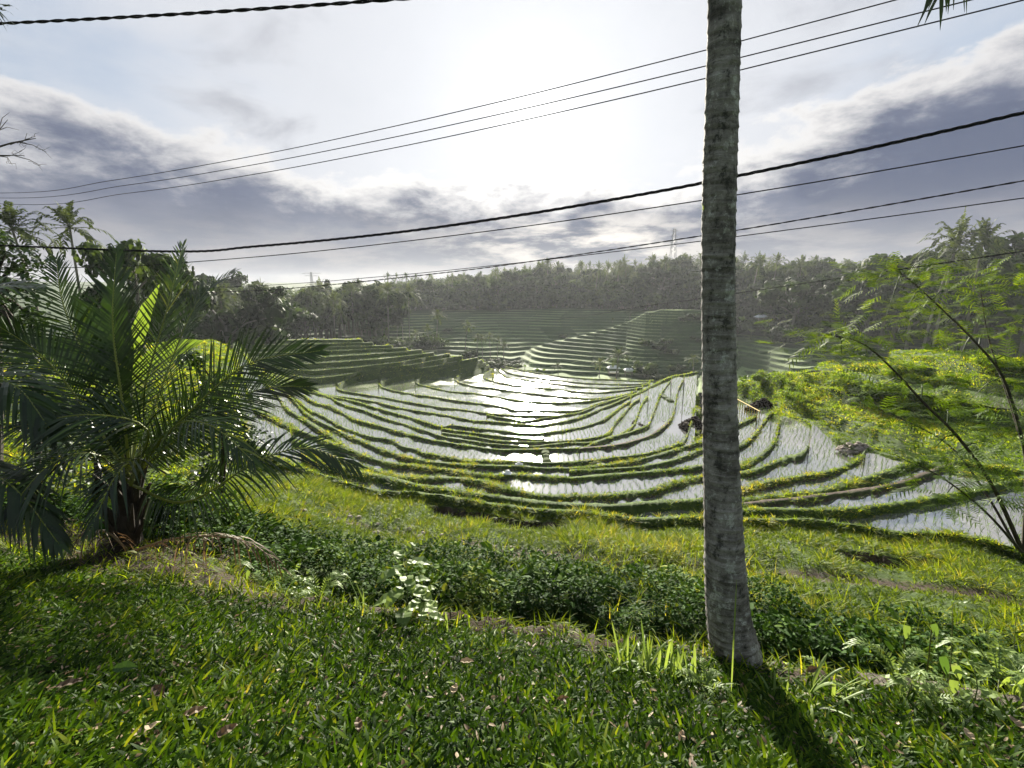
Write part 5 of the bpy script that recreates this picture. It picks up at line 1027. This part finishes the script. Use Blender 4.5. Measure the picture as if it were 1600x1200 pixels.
# fallen leaves on the lawn
def fallen(x, y, L_, W_, az, label, mat='dry', tint=.5, el=.1, curl=.1, dz=.05):
    p = at_z(x, y, -2.2)
    for it in range(5): p = at_z(x, y, gz(p.x, p.y) + dz)
    mb = MB(); root = None; d = Vector((math.cos(az) * math.cos(el), math.sin(az) * math.cos(el), math.sin(el))); nr = Vector((-math.sin(el) * math.cos(az), -math.sin(el) * math.sin(az), math.cos(el))); nr = (nr + Vector((random.uniform(-.4, .4), random.uniform(-.6, 0), 0))).normalized(); o_ = -d * L_ / 2
    leaf(mb, o_, d, L_, W_, nr, curl, tint, 8, .35, 'oval', .004); mb.tube([o_ - d * L_ * .2, o_], [.0018, .0018], 4, .3); ob = mb.build('fallen_leaf', G[mat]); ob.location = p; tag(ob, label, 'leaf')
for x, y, L_, W_, az, lab, mt_, ti in [(196,1042,.15,.075,.1,'large olive green fallen leaf lying in the lawn at left','weed',.05),(206,1012,.11,.035,1.2,'upright yellow green leaf above the large olive one','weed',.7),(108,1067,.13,.06,.4,'dark brown curled leaf near the left edge','dry',.1),(246,1078,.13,.07,2.6,'dark brown leaf right of the large olive leaf','dry',.05),(305,1110,.12,.05,.5,'orange brown leaf below the dark brown ones','dry',.55),(228,1140,.14,.06,1.0,'pale tan leaf low on the lawn at left','dry',.95),(355,1140,.12,.05,.8,'rust brown leaf right of the orange one','dry',.4),(730,1032,.10,.045,0.0,'pale curled leaf lying in the middle of the lawn','dry',.95),(710,1075,.09,.05,1.4,'cream leaf below the pale curled one','dry',1.0),(415,1025,.08,.03,2.2,'thin brown leaf near the lawn centre left','dry',.3),(1065,1150,.10,.04,1.1,'torn tan leaf on the lawn below the trunk','dry',.8),(1513,1146,.10,.05,1.2,'pale folded leaf near the right corner','dry',.95),(1588,1128,.12,.05,1.5,'tan leaf standing at the right picture edge','dry',.8),(880,1090,.08,.03,.2,'thin dry leaf in the lawn below centre','dry',.6),(560,1130,.10,.045,2.0,'brown leaf among the lower lawn blades','dry',.35),(1270,1045,.12,.05,.3,'dark brown leaf on the bare earth by the trunk','dry',.2)]:
    fallen(x, y, L_ * .8, W_ * .8, az, lab, mt_, ti)
# kerb at the right, stones on the path
pts = catmull([(1345,1066),(1420,1075),(1500,1088),(1600,1107),(1720,1130)], 8); W = [at_z(float(x), float(y), -2.50) for x, y in pts]; mb = MB(); vs = []; fs = []
for i, w_ in enumerate(W):
    t = (W[min(i + 1, len(W) - 1)] - W[max(i - 1, 0)]).normalized(); sd = Vector((-t.y, t.x, 0)); jj_ = lambda: random.uniform(-.008, .008)
    for o, z in ((-.07, -.14), (-.075, .0), (-.05, .035), (.05, .035), (.075, .0), (.07, -.3)): vs.append(w_ + sd * (o + jj_()) + UP * (z + jj_()))
for i in range(len(W) - 1):
    for q in range(5): fs.append((i * 6 + q, i * 6 + q + 1, (i + 1) * 6 + q + 1, (i + 1) * 6 + q))
fs.append((0, 1, 2, 3, 4, 5)); mb.add(vs, fs); tag(mb.build('stone_kerb', G['kerb']), 'weathered concrete kerb edging the lawn at the lower right', 'kerb')
def rock(mb, c, s, tint=.5):
    c = Vector(c); n1, n2 = 7, 5; vs = []; fs = []; sx, sy, sz = s * random.uniform(.8, 1.3), s * random.uniform(.7, 1.1), s * random.uniform(.45, .8); sd = random.random() * 50
    for i in range(n2 + 1):
        ph = math.pi * i / n2
        for k in range(n1):
            th = 2 * math.pi * k / n1; d = Vector((math.sin(ph) * math.cos(th), math.sin(ph) * math.sin(th), math.cos(ph))); q = 1 + .35 * mnoise.noise(d * 1.6 + Vector((sd, 0, 0))); vs.append(c + Vector((d.x * sx * q, d.y * sy * q, d.z * sz * q)))
    for i in range(n2):
        for k in range(n1): fs.append((i * n1 + k, (i + 1) * n1 + k, (i + 1) * n1 + (k + 1) % n1, i * n1 + (k + 1) % n1))
    mb.add(vs, fs, tint)
for k in range(26):
    x = random.uniform(460, 870); y = np.interp(x, [460, 560, 650, 760, 870], [790, 812, 833, 856, 872]) + random.gauss(0, 7); p = at_r(x, float(y), 8.5)
    for r in np.arange(5, 16, .1):
        q = at_r(x, float(y), r)
        if q.z <= gz(q.x, q.y) + .05: p = q; break
    mb = MB(); rock(mb, (0, 0, 0), random.uniform(.04, .085)); o = mb.build('stone', G['stone'], smooth=False); o.location = p; tag(o, 'pale stone lying on the earthen footpath', 'stone', 'stones on the footpath')
def heap(name, label, cat, x, y, z, rx, ry, h, mat, n, s):
    c = at_z(x, y, z); c.z = z; mb = MB()
    for k in range(n):
        a = random.uniform(0, 6.28); q = random.random() ** .6; hh = h * (1 - q) ** .8 * random.uniform(.6, 1); rock(mb, (math.cos(a) * rx * q, math.sin(a) * ry * q, hh), s * random.uniform(.6, 1.3))
    rock(mb, (0, 0, -.15), min(rx, ry) * .5); o = mb.build(name, G[mat]); o.location = c; tag(o, label, cat)
heap('mud_heap', 'dark heap of dug mud at the water behind the trunk', 'mud', 1086, 672, -8.95, .8, 1.5, .9, 'mud', 260, .13)
heap('mud_heap', 'dark earth bank cut away right of the trunk', 'mud', 1192, 640, -8.4, 1.1, .6, .8, 'mud', 150, .15)
heap('rubble_heap', 'reddish grey heap of broken stones at the paddy end', 'rubble', 1338, 704, -6.9, .75, .5, .42, 'stone', 150, .075)
heap('mud_mound', 'bare brown mud mound between two curved paddies', 'mud', 1003, 668, -9.75, .5, 1.7, .16, 'mud', 170, .10); heap('mud_mound', 'second bare mud mound nearer the trunk', 'mud', 1040, 664, -9.45, .5, 1.6, .16, 'mud', 170, .10)
# yellow bamboo rail fence
A, B = at_z(1150, 634, -8.2), at_z(1186, 655, -8.0); root = thing('bamboo_fence', 'short yellow bamboo fence at the mud bank right of the trunk', 'fence', A.lerp(B, .5)); mb = MB(); mb.tube([A + UP * .5, B + UP * .5], [.03, .03], 6); mb.build('rail', G['yellow'], root, world=True)
for k in range(11): q = A.lerp(B, k / 10); mb = MB(); mb.tube([q + UP * -.25, q + UP * .48], [.022, .02], 5); mb.build('post', G['yellow'], root, world=True)
# pole and straw on the left bund, white scraps, tuft
A, B = at_z(446, 684, -7.45), at_z(515, 685, -7.6); mb = MB(); mb.tube([A, A.lerp(B, .5) + UP * .02, B], [.03, .028, .02], 7); o = mb.build('wooden_pole', G['wood']); tag(o, 'straight pale pole lying across the left paddy bund', 'pole')
c = at_z(438, 690, -7.4); mb = MB()
for k in range(140): d = Vector((random.gauss(0, 1), random.gauss(0, 1), random.gauss(.3, .6))); leaf(mb, Vector((random.gauss(0, .1), random.gauss(0, .1), random.uniform(-.1, .12))), d, random.uniform(.15, .3), .012, droop=.3, tint=random.random() * .6, seg=3, shape='point')
o = mb.build('straw_heap', G['dry']); o.location = c; tag(o, 'clump of brown straw at the end of the pale pole', 'straw')
for x, y, z, lab in [(811,723,-7.6,'white plastic scrap on the bund, right of three highest'),(834,734,-7.4,'white plastic scrap on the bund, rightmost of three'),(793,741,-7.1,'largest white plastic scrap standing at the water edge'),(828,641,-12.7,'tiny white rag on the bund in the far bowl')]:
    c = at_z(x, y, z); zz = gz(c.x, c.y); mb = MB(); n = 6; vs = []; fs = []
    for i in range(n):
        for j in range(n): vs.append(((i / 5 - .5) * .34 + random.gauss(0, .02), (j / 5 - .5) * .22 + random.gauss(0, .02), .02 + .16 * math.exp(-((i - 2.5) ** 2 + (j - 2.5) ** 2) / 4) + random.uniform(0, .05)))
    for i in range(n - 1):
        for j in range(n - 1): fs.append((i * n + j, (i + 1) * n + j, (i + 1) * n + j + 1, i * n + j + 1))
    mb.add(vs, fs); o = mb.build('plastic_scrap', G['white']); c.z = zz; o.location = c; o.rotation_euler = (0, 0, random.random() * 3); tag(o, lab, 'plastic scrap')
p = at_z(772, 748, -7.1); p.z = gz(p.x, p.y); root = thing('grass_tuft', 'bright yellow green tuft beside the largest white scrap', 'grass tuft', p); mb = MB()
for k in range(60): a = random.random() * 6.28; leaf(mb, p, (math.cos(a), math.sin(a), random.uniform(.3, 2)), random.uniform(.15, .35), .03, droop=.5, tint=.9, seg=4, shape='strap')
mb.build('blades', G['bund'], root, world=True)
# ------------------------------------------------------------------ shelter, houses, pylons
def hut(x, y, wpx, name, label, roofmat, wallh=1.6, rmin=92, r=None, cat='shelter'):
    p = hit(x, y, rmin) if r is None else at_r(x, y, r)
    if r is not None: p.z = gz(p.x, p.y)
    D = p.dot(Vector((0, CP, -SP))); w_ = wpx / F * D; root = thing(name, label, cat, p); mb = MB()
    if cat == 'shelter':
        for sx_ in (-1, 1):
            for sy_ in (-1, 1): m_ = MB(); q = Vector((sx_ * w_ * .42, sy_ * w_ * .3, 0)); m_.tube([q - UP * .3, q + UP * wallh], [.07, .06], 6); m_.build('post', G['wood'], root)
        m_ = MB(); m_.box((0, 0, .55), w_ * .85, w_ * .6, .08); m_.build('platform', G['wood'], root); m_ = MB(); m_.box((0, -w_ * .31, .8), w_ * .86, .04, .30); m_.build('side_sheet', G['white'], root)
    else:
        mb.box((0, 0, wallh / 2 - .2), w_ * .85, w_ * .6, wallh + .4); mb.build('wall', G['stone'], root); m_ = MB(); m_.box((0, -w_ * .3 - .02, wallh * .4), .8, .06, wallh * .8); m_.build('door', G['wood'], root)
    mb = MB(); hw, hd, e = w_ * .55, w_ * .42, w_ * .22
    mb.add([(-hw, -hd, wallh), (hw, -hd, wallh), (hw, hd, wallh), (-hw, hd, wallh), (-hw * .6, 0, wallh + e), (hw * .6, 0, wallh + e), (-hw, -hd, wallh - .08), (hw, -hd, wallh - .08), (hw, hd, wallh - .08), (-hw, hd, wallh - .08)], [(0, 1, 5, 4), (2, 3, 4, 5), (1, 2, 5), (3, 0, 4), (0, 6, 7, 1), (1, 7, 8, 2), (2, 8, 9, 3), (3, 9, 6, 0), (9, 8, 7, 6)]); mb.build('roof', G[roofmat], root)
hut(958, 588, 17, 'field_shelter', 'small white roofed open shelter under the big valley palm', 'white'); hut(982, 586, 13, 'field_shelter', 'lower white sheeted shelter right of the first one', 'white', 1.0)
hut(1192, 478, 17, 'house', 'small house with a pale roof half hidden on the right slope', 'white', 3.0, r=164, cat='house'); hut(971, 470, 10, 'house', 'tiny pale house at the foot of the ridge palms', 'white', 2.6, r=186, cat='house')
def pylon(x, yt, r, label, wtop=.8, arms=((.93, 3.4), (.82, 4.2), (.71, 3.4))):
    p = at_r(x, 450, r); p.z = gz(p.x, p.y); d = ray(x, yt); H = d.z * r / math.hypot(d.x, d.y) - p.z; root = thing('transmission_tower', label, 'pylon', p); mb = MB(); wb = H * .085
    cn = lambda f, sx_, sy_: Vector((sx_ * (wb * (1 - f) + wtop * .5 * f), sy_ * (wb * (1 - f) + wtop * .5 * f), H * f))
    C4 = [(-1, -1), (1, -1), (1, 1), (-1, 1)]; th = .11
    for c_ in C4: mb.tube([cn(0, *c_) - UP, cn(1, *c_)], [th * 1.3, th], 4)
    lv = [0, .16, .30, .42, .53, .63, .72, .80, .87, .94, 1]
    for a_, b_ in zip(lv[:-1], lv[1:]):
        for i in range(4): mb.tube([cn(a_, *C4[i]), cn(b_, *C4[(i + 1) % 4])], [th * .6] * 2, 3, cap=False); mb.tube([cn(b_, *C4[i]), cn(a_, *C4[(i + 1) % 4])], [th * .6] * 2, 3, cap=False)
    mb.build('mast', G['steel'], root)
    for f, l in arms:
        mb = MB()
        for s in (-1, 1): mb.tube([cn(f, s, 0), Vector((s * l, 0, H * f + .2))], [th] * 2, 4); mb.tube([cn(f + .045, s, 0), Vector((s * l, 0, H * f + .2))], [th * .8] * 2, 4)
        mb.build('cross_arm', G['steel'], root)
pylon(1048, 357, 330, 'tall lattice pylon behind the ridge left of the trunk', .9, ((.95, 2.2), (.86, 2.4), (.77, 2.6))); pylon(488, 425, 420, 'distant pylon with wide arms on the left skyline', .8, ((.90, 8.0), (.74, 5.5)))
# ------------------------------------------------------------------ overhead cables
def cable(label, pl, pr, rad, pts, twist=0, name='power_cable', jig=0.0):
    """pts are on the vertical plane through ground points pl (left) and pr (right)"""
    A = Vector((math.tan(az_of(pl[0], 450)) * pl[1], pl[1])); B = Vector((math.tan(az_of(pr[0], 450)) * pr[1], pr[1])); n2 = Vector((-(B - A).y, (B - A).x)); W = []
    for x, y in pts:
        d = ray(x, y); k = n2.dot(A) / (n2.x * d.x + n2.y * d.y); W.append(d * k)
    h2 = Vector((B - A)).normalized(); S_ = [w_.x * h2.x + w_.y * h2.y for w_ in W]; k0 = min(1, 1)
    wt = [1.0 / max(1, w_.length) for w_ in W]; co_ = np.polyfit(S_, [w_.z for w_ in W], 2, w=wt); W = [Vector((w_.x, w_.y, float(np.polyval(co_, s_)))) for w_, s_ in zip(W, S_)]
    n = max(60, int((W[-1] - W[0]).length / .06)) if twist else 90
    n = min(n, 420); P, tot = bez(W, n)
    mb = MB()
    if twist:
        for s in range(twist):
            q = []
            for i, p in enumerate(P):
                a = i / n * tot / .45 * 6.28 + s * 6.28 / twist; t = (P[min(i + 1, n - 1)] - P[max(i - 1, 0)]).normalized(); u = t.cross(UP).normalized(); v = u.cross(t); q.append(p + (u * math.cos(a) + v * math.sin(a)) * rad * .62)
            mb.tube(q, [rad * .62] * n, 6, .5)
    else: mb.tube(P, [rad] * n, 6, .5)
    tag(mb.build(name, G['cable'], smooth=True), label, 'cable', 'overhead cables crossing the view')
cable('thick twisted cable running from the young palm up to the right edge', (230, 8.5), (1600, 5.2), .0165, [(-120,381),(250,387),(400,385),(600,370),(800,338),(1000,303),(1125,279),(1300,245),(1450,213),(1620,171),(1800,125)], 3)
cable('thin cable just below the thick twisted one', (300, 13), (1600, 8), .011, [(-60,421),(180,416),(300,408),(500,395),(800,357),(1100,310),(1150,301),(1300,284),(1620,226),(1800,190)])
cable('dark cable third from the top on the right side', (370, 16), (1600, 7), .012, [(-40,438),(180,444),(370,446),(500,443),(700,428),(860,412),(1125,372),(1300,340),(1450,309),(1620,272),(1800,230)], 2)
cable('faint cable lowest of the four bright sky cables at right', (400, 24), (1600, 10), .013, [(0,440),(200,442),(400,440),(600,432),(800,417),(1000,392),(1125,375),(1300,350),(1450,331),(1620,305),(1800,272)])
cable('low cable sagging across the far terraces to the right trees', (821, 60), (1600, 12), .016, [(700,504),(821,496),(1019,477),(1099,466),(1147,462),(1290,440),(1400,425),(1620,389),(1800,355)])
cable('thick cable across the top left corner', (0, 6.5), (700, 5.0), .0145, [(-250,46),(0,37),(250,22),(450,10),(620,0),(760,-10),(1000,-34)], 2)
cable('uppermost of three thin cables in the bright sky', (0, 34), (1390, 13), .016, [(-300,300),(0,292),(175,277),(400,245),(600,200),(765,167),(880,137),(1105,82),(1155,66),(1390,0),(1600,-64)])
cable('middle of three thin cables in the bright sky', (0, 34), (1490, 12), .016, [(-300,302),(0,299),(200,285),(400,255),(600,217),(780,185),(930,148),(1105,106),(1155,92),(1490,3),(1700,-58)])
cable('lowest of three thin cables in the bright sky', (0, 34), (1580, 11), .016, [(-300,300),(0,302),(200,296),(400,270),(600,237),(775,203),(950,163),(1105,126),(1155,112),(1580,0),(1800,-66)])
# ------------------------------------------------------------------ camera, sun, sky, air
cam = bpy.data.cameras.new('camera'); cam.sensor_width = 36; cam.lens = 36 * F / 1600; cam.clip_end = 9000; cam.clip_start = .05
co = bpy.data.objects.new('camera', cam); COL.objects.link(co); co.rotation_euler = (math.pi / 2 - PITCH, 0, 0); scene.camera = co
SUN_D = ray(832, 185).normalized(); SUN_EL = math.asin(SUN_D.z); SUN_AZ = math.atan2(SUN_D.x, SUN_D.y)
sl = bpy.data.lights.new('sun', 'SUN'); sl.energy = 5.0; sl.angle = math.radians(3); sl.color = (1, .93, .80)
so = bpy.data.objects.new('sun', sl); COL.objects.link(so); so.rotation_euler = (-SUN_D).to_track_quat('-Z', 'Y').to_euler()
w = bpy.data.worlds.new('World'); scene.world = w; w.use_nodes = True; nt = w.node_tree; nt.nodes.clear(); L = nt.links.new
out = nt.nodes.new('ShaderNodeOutputWorld'); bg = nt.nodes.new('ShaderNodeBackground'); bg.inputs['Strength'].default_value = .05; L(bg.outputs[0], out.inputs['Surface'])
sky = N(nt, 'ShaderNodeTexSky', sky_type='NISHITA', sun_disc=False, sun_elevation=SUN_EL, sun_rotation=SUN_AZ, air_density=1.0, dust_density=2.0)
tc = N(nt, 'ShaderNodeTexCoord'); D = tc.outputs['Generated']
sep = N(nt, 'ShaderNodeSeparateXYZ'); L(D, sep.inputs[0]); X, Y, Zc = sep.outputs
AZn = mathn(nt, 'ARCTAN2', X, Y); EL = mathn(nt, 'ARCSINE', Zc)
def comb(a, b, c=0.0):
    n = N(nt, 'ShaderNodeCombineXYZ')
    for i, v in enumerate((a, b, c)):
        if isinstance(v, (int, float)): n.inputs[i].default_value = v
        else: L(v, n.inputs[i])
    return n.outputs[0]
def nz(vec, scale, detail=7, rough=.55, dist=0.0):
    n = N(nt, 'ShaderNodeTexNoise', i_Scale=scale, i_Detail=float(detail), i_Roughness=rough, i_Distortion=dist); L(vec, n.inputs['Vector']); return n.outputs['Fac']
def sstep(v, a, b):
    n = N(nt, 'ShaderNodeMapRange', interpolation_type='SMOOTHSTEP'); L(v, n.inputs[0]); n.inputs[1].default_value = a; n.inputs[2].default_value = b; return n.outputs[0]
def fcurve(fac, pts, lo, hi, vlo, vhi):
    n = N(nt, 'ShaderNodeFloatCurve'); cu = n.mapping.curves[0]
    P = [((p - lo) / (hi - lo), (v - vlo) / (vhi - vlo)) for p, v in pts]
    while len(cu.points) < len(P): cu.points.new(.5, .5)
    for q, (a, b) in zip(cu.points, P): q.location = (a, b); q.handle_type = 'AUTO'
    n.mapping.use_clip = False; n.mapping.update()
    f = mathn(nt, 'DIVIDE', mathn(nt, 'SUBTRACT', fac, lo), hi - lo, clamp=True); L(f, n.inputs['Value'])
    return mathn(nt, 'ADD', mathn(nt, 'MULTIPLY', n.outputs[0], vhi - vlo), vlo)
def pxel(x, y):
    a, d = azdep(x, y); return (float(a), -float(d))
# top of the cloud bank, by bearing
top = fcurve(AZn, [(-2.6, .45), (-1.4, .50)] + [pxel(*p) for p in [(0,125),(120,150),(280,185),(420,225),(560,248),(700,262),(840,272),(950,264),(1060,245),(1180,205),(1320,150),(1450,75),(1600,10)]] + [(1.4, .6), (2.6, .5)], -3.14, 3.14, 0, 1)
pl = comb(mathn(nt, 'DIVIDE', X, mathn(nt, 'ADD', Zc, .10)), mathn(nt, 'DIVIDE', Y, mathn(nt, 'ADD', Zc, .10)))
angv = comb(mathn(nt, 'MULTIPLY', AZn, 1.0), mathn(nt, 'MULTIPLY', EL, 2.2))
n_big = nz(angv, 3.2, 8, .56, .25); n_fine = nz(angv, 9.0, 8, .6, .2); n_str = nz(comb(AZn, mathn(nt, 'MULTIPLY', EL, 6.0)), 4.0, 7, .58, .1); n_hi = nz(pl, .8, 8, .55, .4)
edge = mathn(nt, 'ADD', mathn(nt, 'SUBTRACT', top, EL), mathn(nt, 'ADD', mathn(nt, 'MULTIPLY', mathn(nt, 'SUBTRACT', n_big, .5), .22), mathn(nt, 'MULTIPLY', mathn(nt, 'SUBTRACT', n_fine, .5), .22)))
bank = sstep(edge, -.008, .035)
# angle from the sun
dot = N(nt, 'ShaderNodeVectorMath', operation='DOT_PRODUCT'); L(D, dot.inputs[0]); dot.inputs[1].default_value = SUN_D
ang = mathn(nt, 'ARCCOSINE', mathn(nt, 'MINIMUM', dot.outputs['Value'], .99999))
def gauss(v, s, k): return mathn(nt, 'MULTIPLY', mathn(nt, 'EXPONENT', mathn(nt, 'MULTIPLY', mathn(nt, 'POWER', mathn(nt, 'DIVIDE', v, s), 2.0), -1.0)), k)
# upper sky: thin white veil over blue
veil = sstep(mathn(nt, 'ADD', n_hi, mathn(nt, 'MULTIPLY', gauss(ang, .75, 1.0), .42)), .40, .80)
blue = mixc(nt, .55, mixc(nt, 1.0, sky.outputs[0], (1, 1, 1), 'MULTIPLY'), (5.6, 7.0, 9.2))
upper = mixc(nt, veil, blue, (7.9, 8.2, 8.8))
gray_hi = sstep(mathn(nt, 'ADD', nz(pl, 1.5, 7, .55, .4), mathn(nt, 'MULTIPLY', gauss(ang, .3, 1.0), -.25)), .50, .70)
upper = mixc(nt, mathn(nt, 'MULTIPLY', gray_hi, .8), upper, (4.8, 5.0, 5.6))
# the bank: bright rim, blue-grey body, paler streaky foot
depth = sstep(edge, .012, .12)
n_mass = nz(angv, 2.3, 5, .5, .1); n_puff = nz(angv, 7.0, 8, .58, .12)
core_el = fcurve(AZn, [(-2.6, .3), (-1.4, .3)] + [pxel(*p) for p in [(0,265),(200,270),(400,285),(600,310),(760,335),(900,335),(1050,312),(1250,275),(1450,240),(1600,230)]] + [(1.4, .35), (2.6, .3)], -3.14, 3.14, 0, 1)
core = gauss(mathn(nt, 'SUBTRACT', EL, core_el), .13, 1.0)
body = ramp(nt, mathn(nt, 'ADD', mathn(nt, 'MULTIPLY', n_mass, .5), mathn(nt, 'ADD', mathn(nt, 'MULTIPLY', n_puff, .36), mathn(nt, 'SUBTRACT', mathn(nt, 'ADD', mathn(nt, 'MULTIPLY', n_str, .14), .055), mathn(nt, 'MULTIPLY', core, .18)))), [(.36, (.145, .175, .27)), (.50, (.23, .26, .36)), (.61, (.42, .44, .50)), (.72, (.70, .69, .69))])
body = mixc(nt, 1.0, body, (10, 10, 10), 'MULTIPLY')
foot = sstep(EL, .17, .04)
n_foot = nz(comb(AZn, mathn(nt, 'MULTIPLY', EL, 4.0)), 6.0, 8, .6, .15)
footc = mixc(nt, sstep(n_foot, .40, .62), (4.2, 4.3, 4.7), (6.4, 6.1, 5.9))
body = mixc(nt, mathn(nt, 'MULTIPLY', foot, .6), body, footc)
rim = mixc(nt, depth, mixc(nt, gauss(ang, .8, 1.0), (8.2, 8.2, 8.4), (10.5, 10.3, 10.0)), body)
c = mixc(nt, bank, upper, rim)
# break in the cloud foot under the sun, and the veiled glow round it
gap = mathn(nt, 'MULTIPLY', mathn(nt, 'MULTIPLY', gauss(mathn(nt, 'SUBTRACT', AZn, .15), .26, 1.0), gauss(mathn(nt, 'SUBTRACT', EL, .085), .055, 1.0)), sstep(n_foot, .42, .60))
c = mixc(nt, gap, c, (12, 11.4, 10.4))
ang2 = mathn(nt, 'MULTIPLY', ang, mathn(nt, 'ADD', .45, mathn(nt, 'ADD', mathn(nt, 'MULTIPLY', n_big, .65), mathn(nt, 'MULTIPLY', n_hi, .45))))
glow = mathn(nt, 'ADD', gauss(ang, .07, 12.0), mathn(nt, 'ADD', gauss(ang2, .20, 1.6), gauss(ang2, .36, 2.0)))
damp = mathn(nt, 'SUBTRACT', 1.0, mathn(nt, 'MULTIPLY', mathn(nt, 'MULTIPLY', bank, depth), .97))
c = mixc(nt, 1.0, c, mixc(nt, 1.0, (1.0, .975, .93), comb(*([mathn(nt, 'MULTIPLY', glow, damp)] * 3)), 'MULTIPLY'), 'ADD')
# below the horizon: dull green-grey
c = mixc(nt, sstep(EL, -.02, -.12), c, (1.2, 1.4, 1.0))
c = mixc(nt, 1.0, c, (.44, .44, .44), 'MULTIPLY')
L(c, bg.inputs['Color'])
HAZE = True
if HAZE:
    mb = MB(); mb.box((0, 420, -2), 1500, 1000, 48)
    m, nt2, out2 = new_mat('haze air'); pv = N(nt2, 'ShaderNodeVolumePrincipled'); pv.inputs['Color'].default_value = (.90, .95, 1, 1); pv.inputs['Density'].default_value = .0002; pv.inputs['Anisotropy'].default_value = .3
    nt2.links.new(pv.outputs[0], out2.inputs['Volume'])
    tag(mb.build('haze', m), 'pale morning haze hanging over the valley', 'haze', kind='stuff')
scene.view_settings.view_transform = 'Standard'; scene.view_settings.look = 'None'; scene.view_settings.exposure = 2.05; scene.view_settings.gamma = 1
scene.cycles.max_bounces = 6; scene.cycles.diffuse_bounces = 2; scene.cycles.glossy_bounces = 3; scene.cycles.transmission_bounces = 3; scene.cycles.volume_bounces = 0; scene.cycles.transparent_max_bounces = 4
scene.cycles.sample_clamp_indirect = 6; scene.cycles.use_denoising = True
scene.cycles.caustics_reflective = False; scene.cycles.caustics_refractive = False
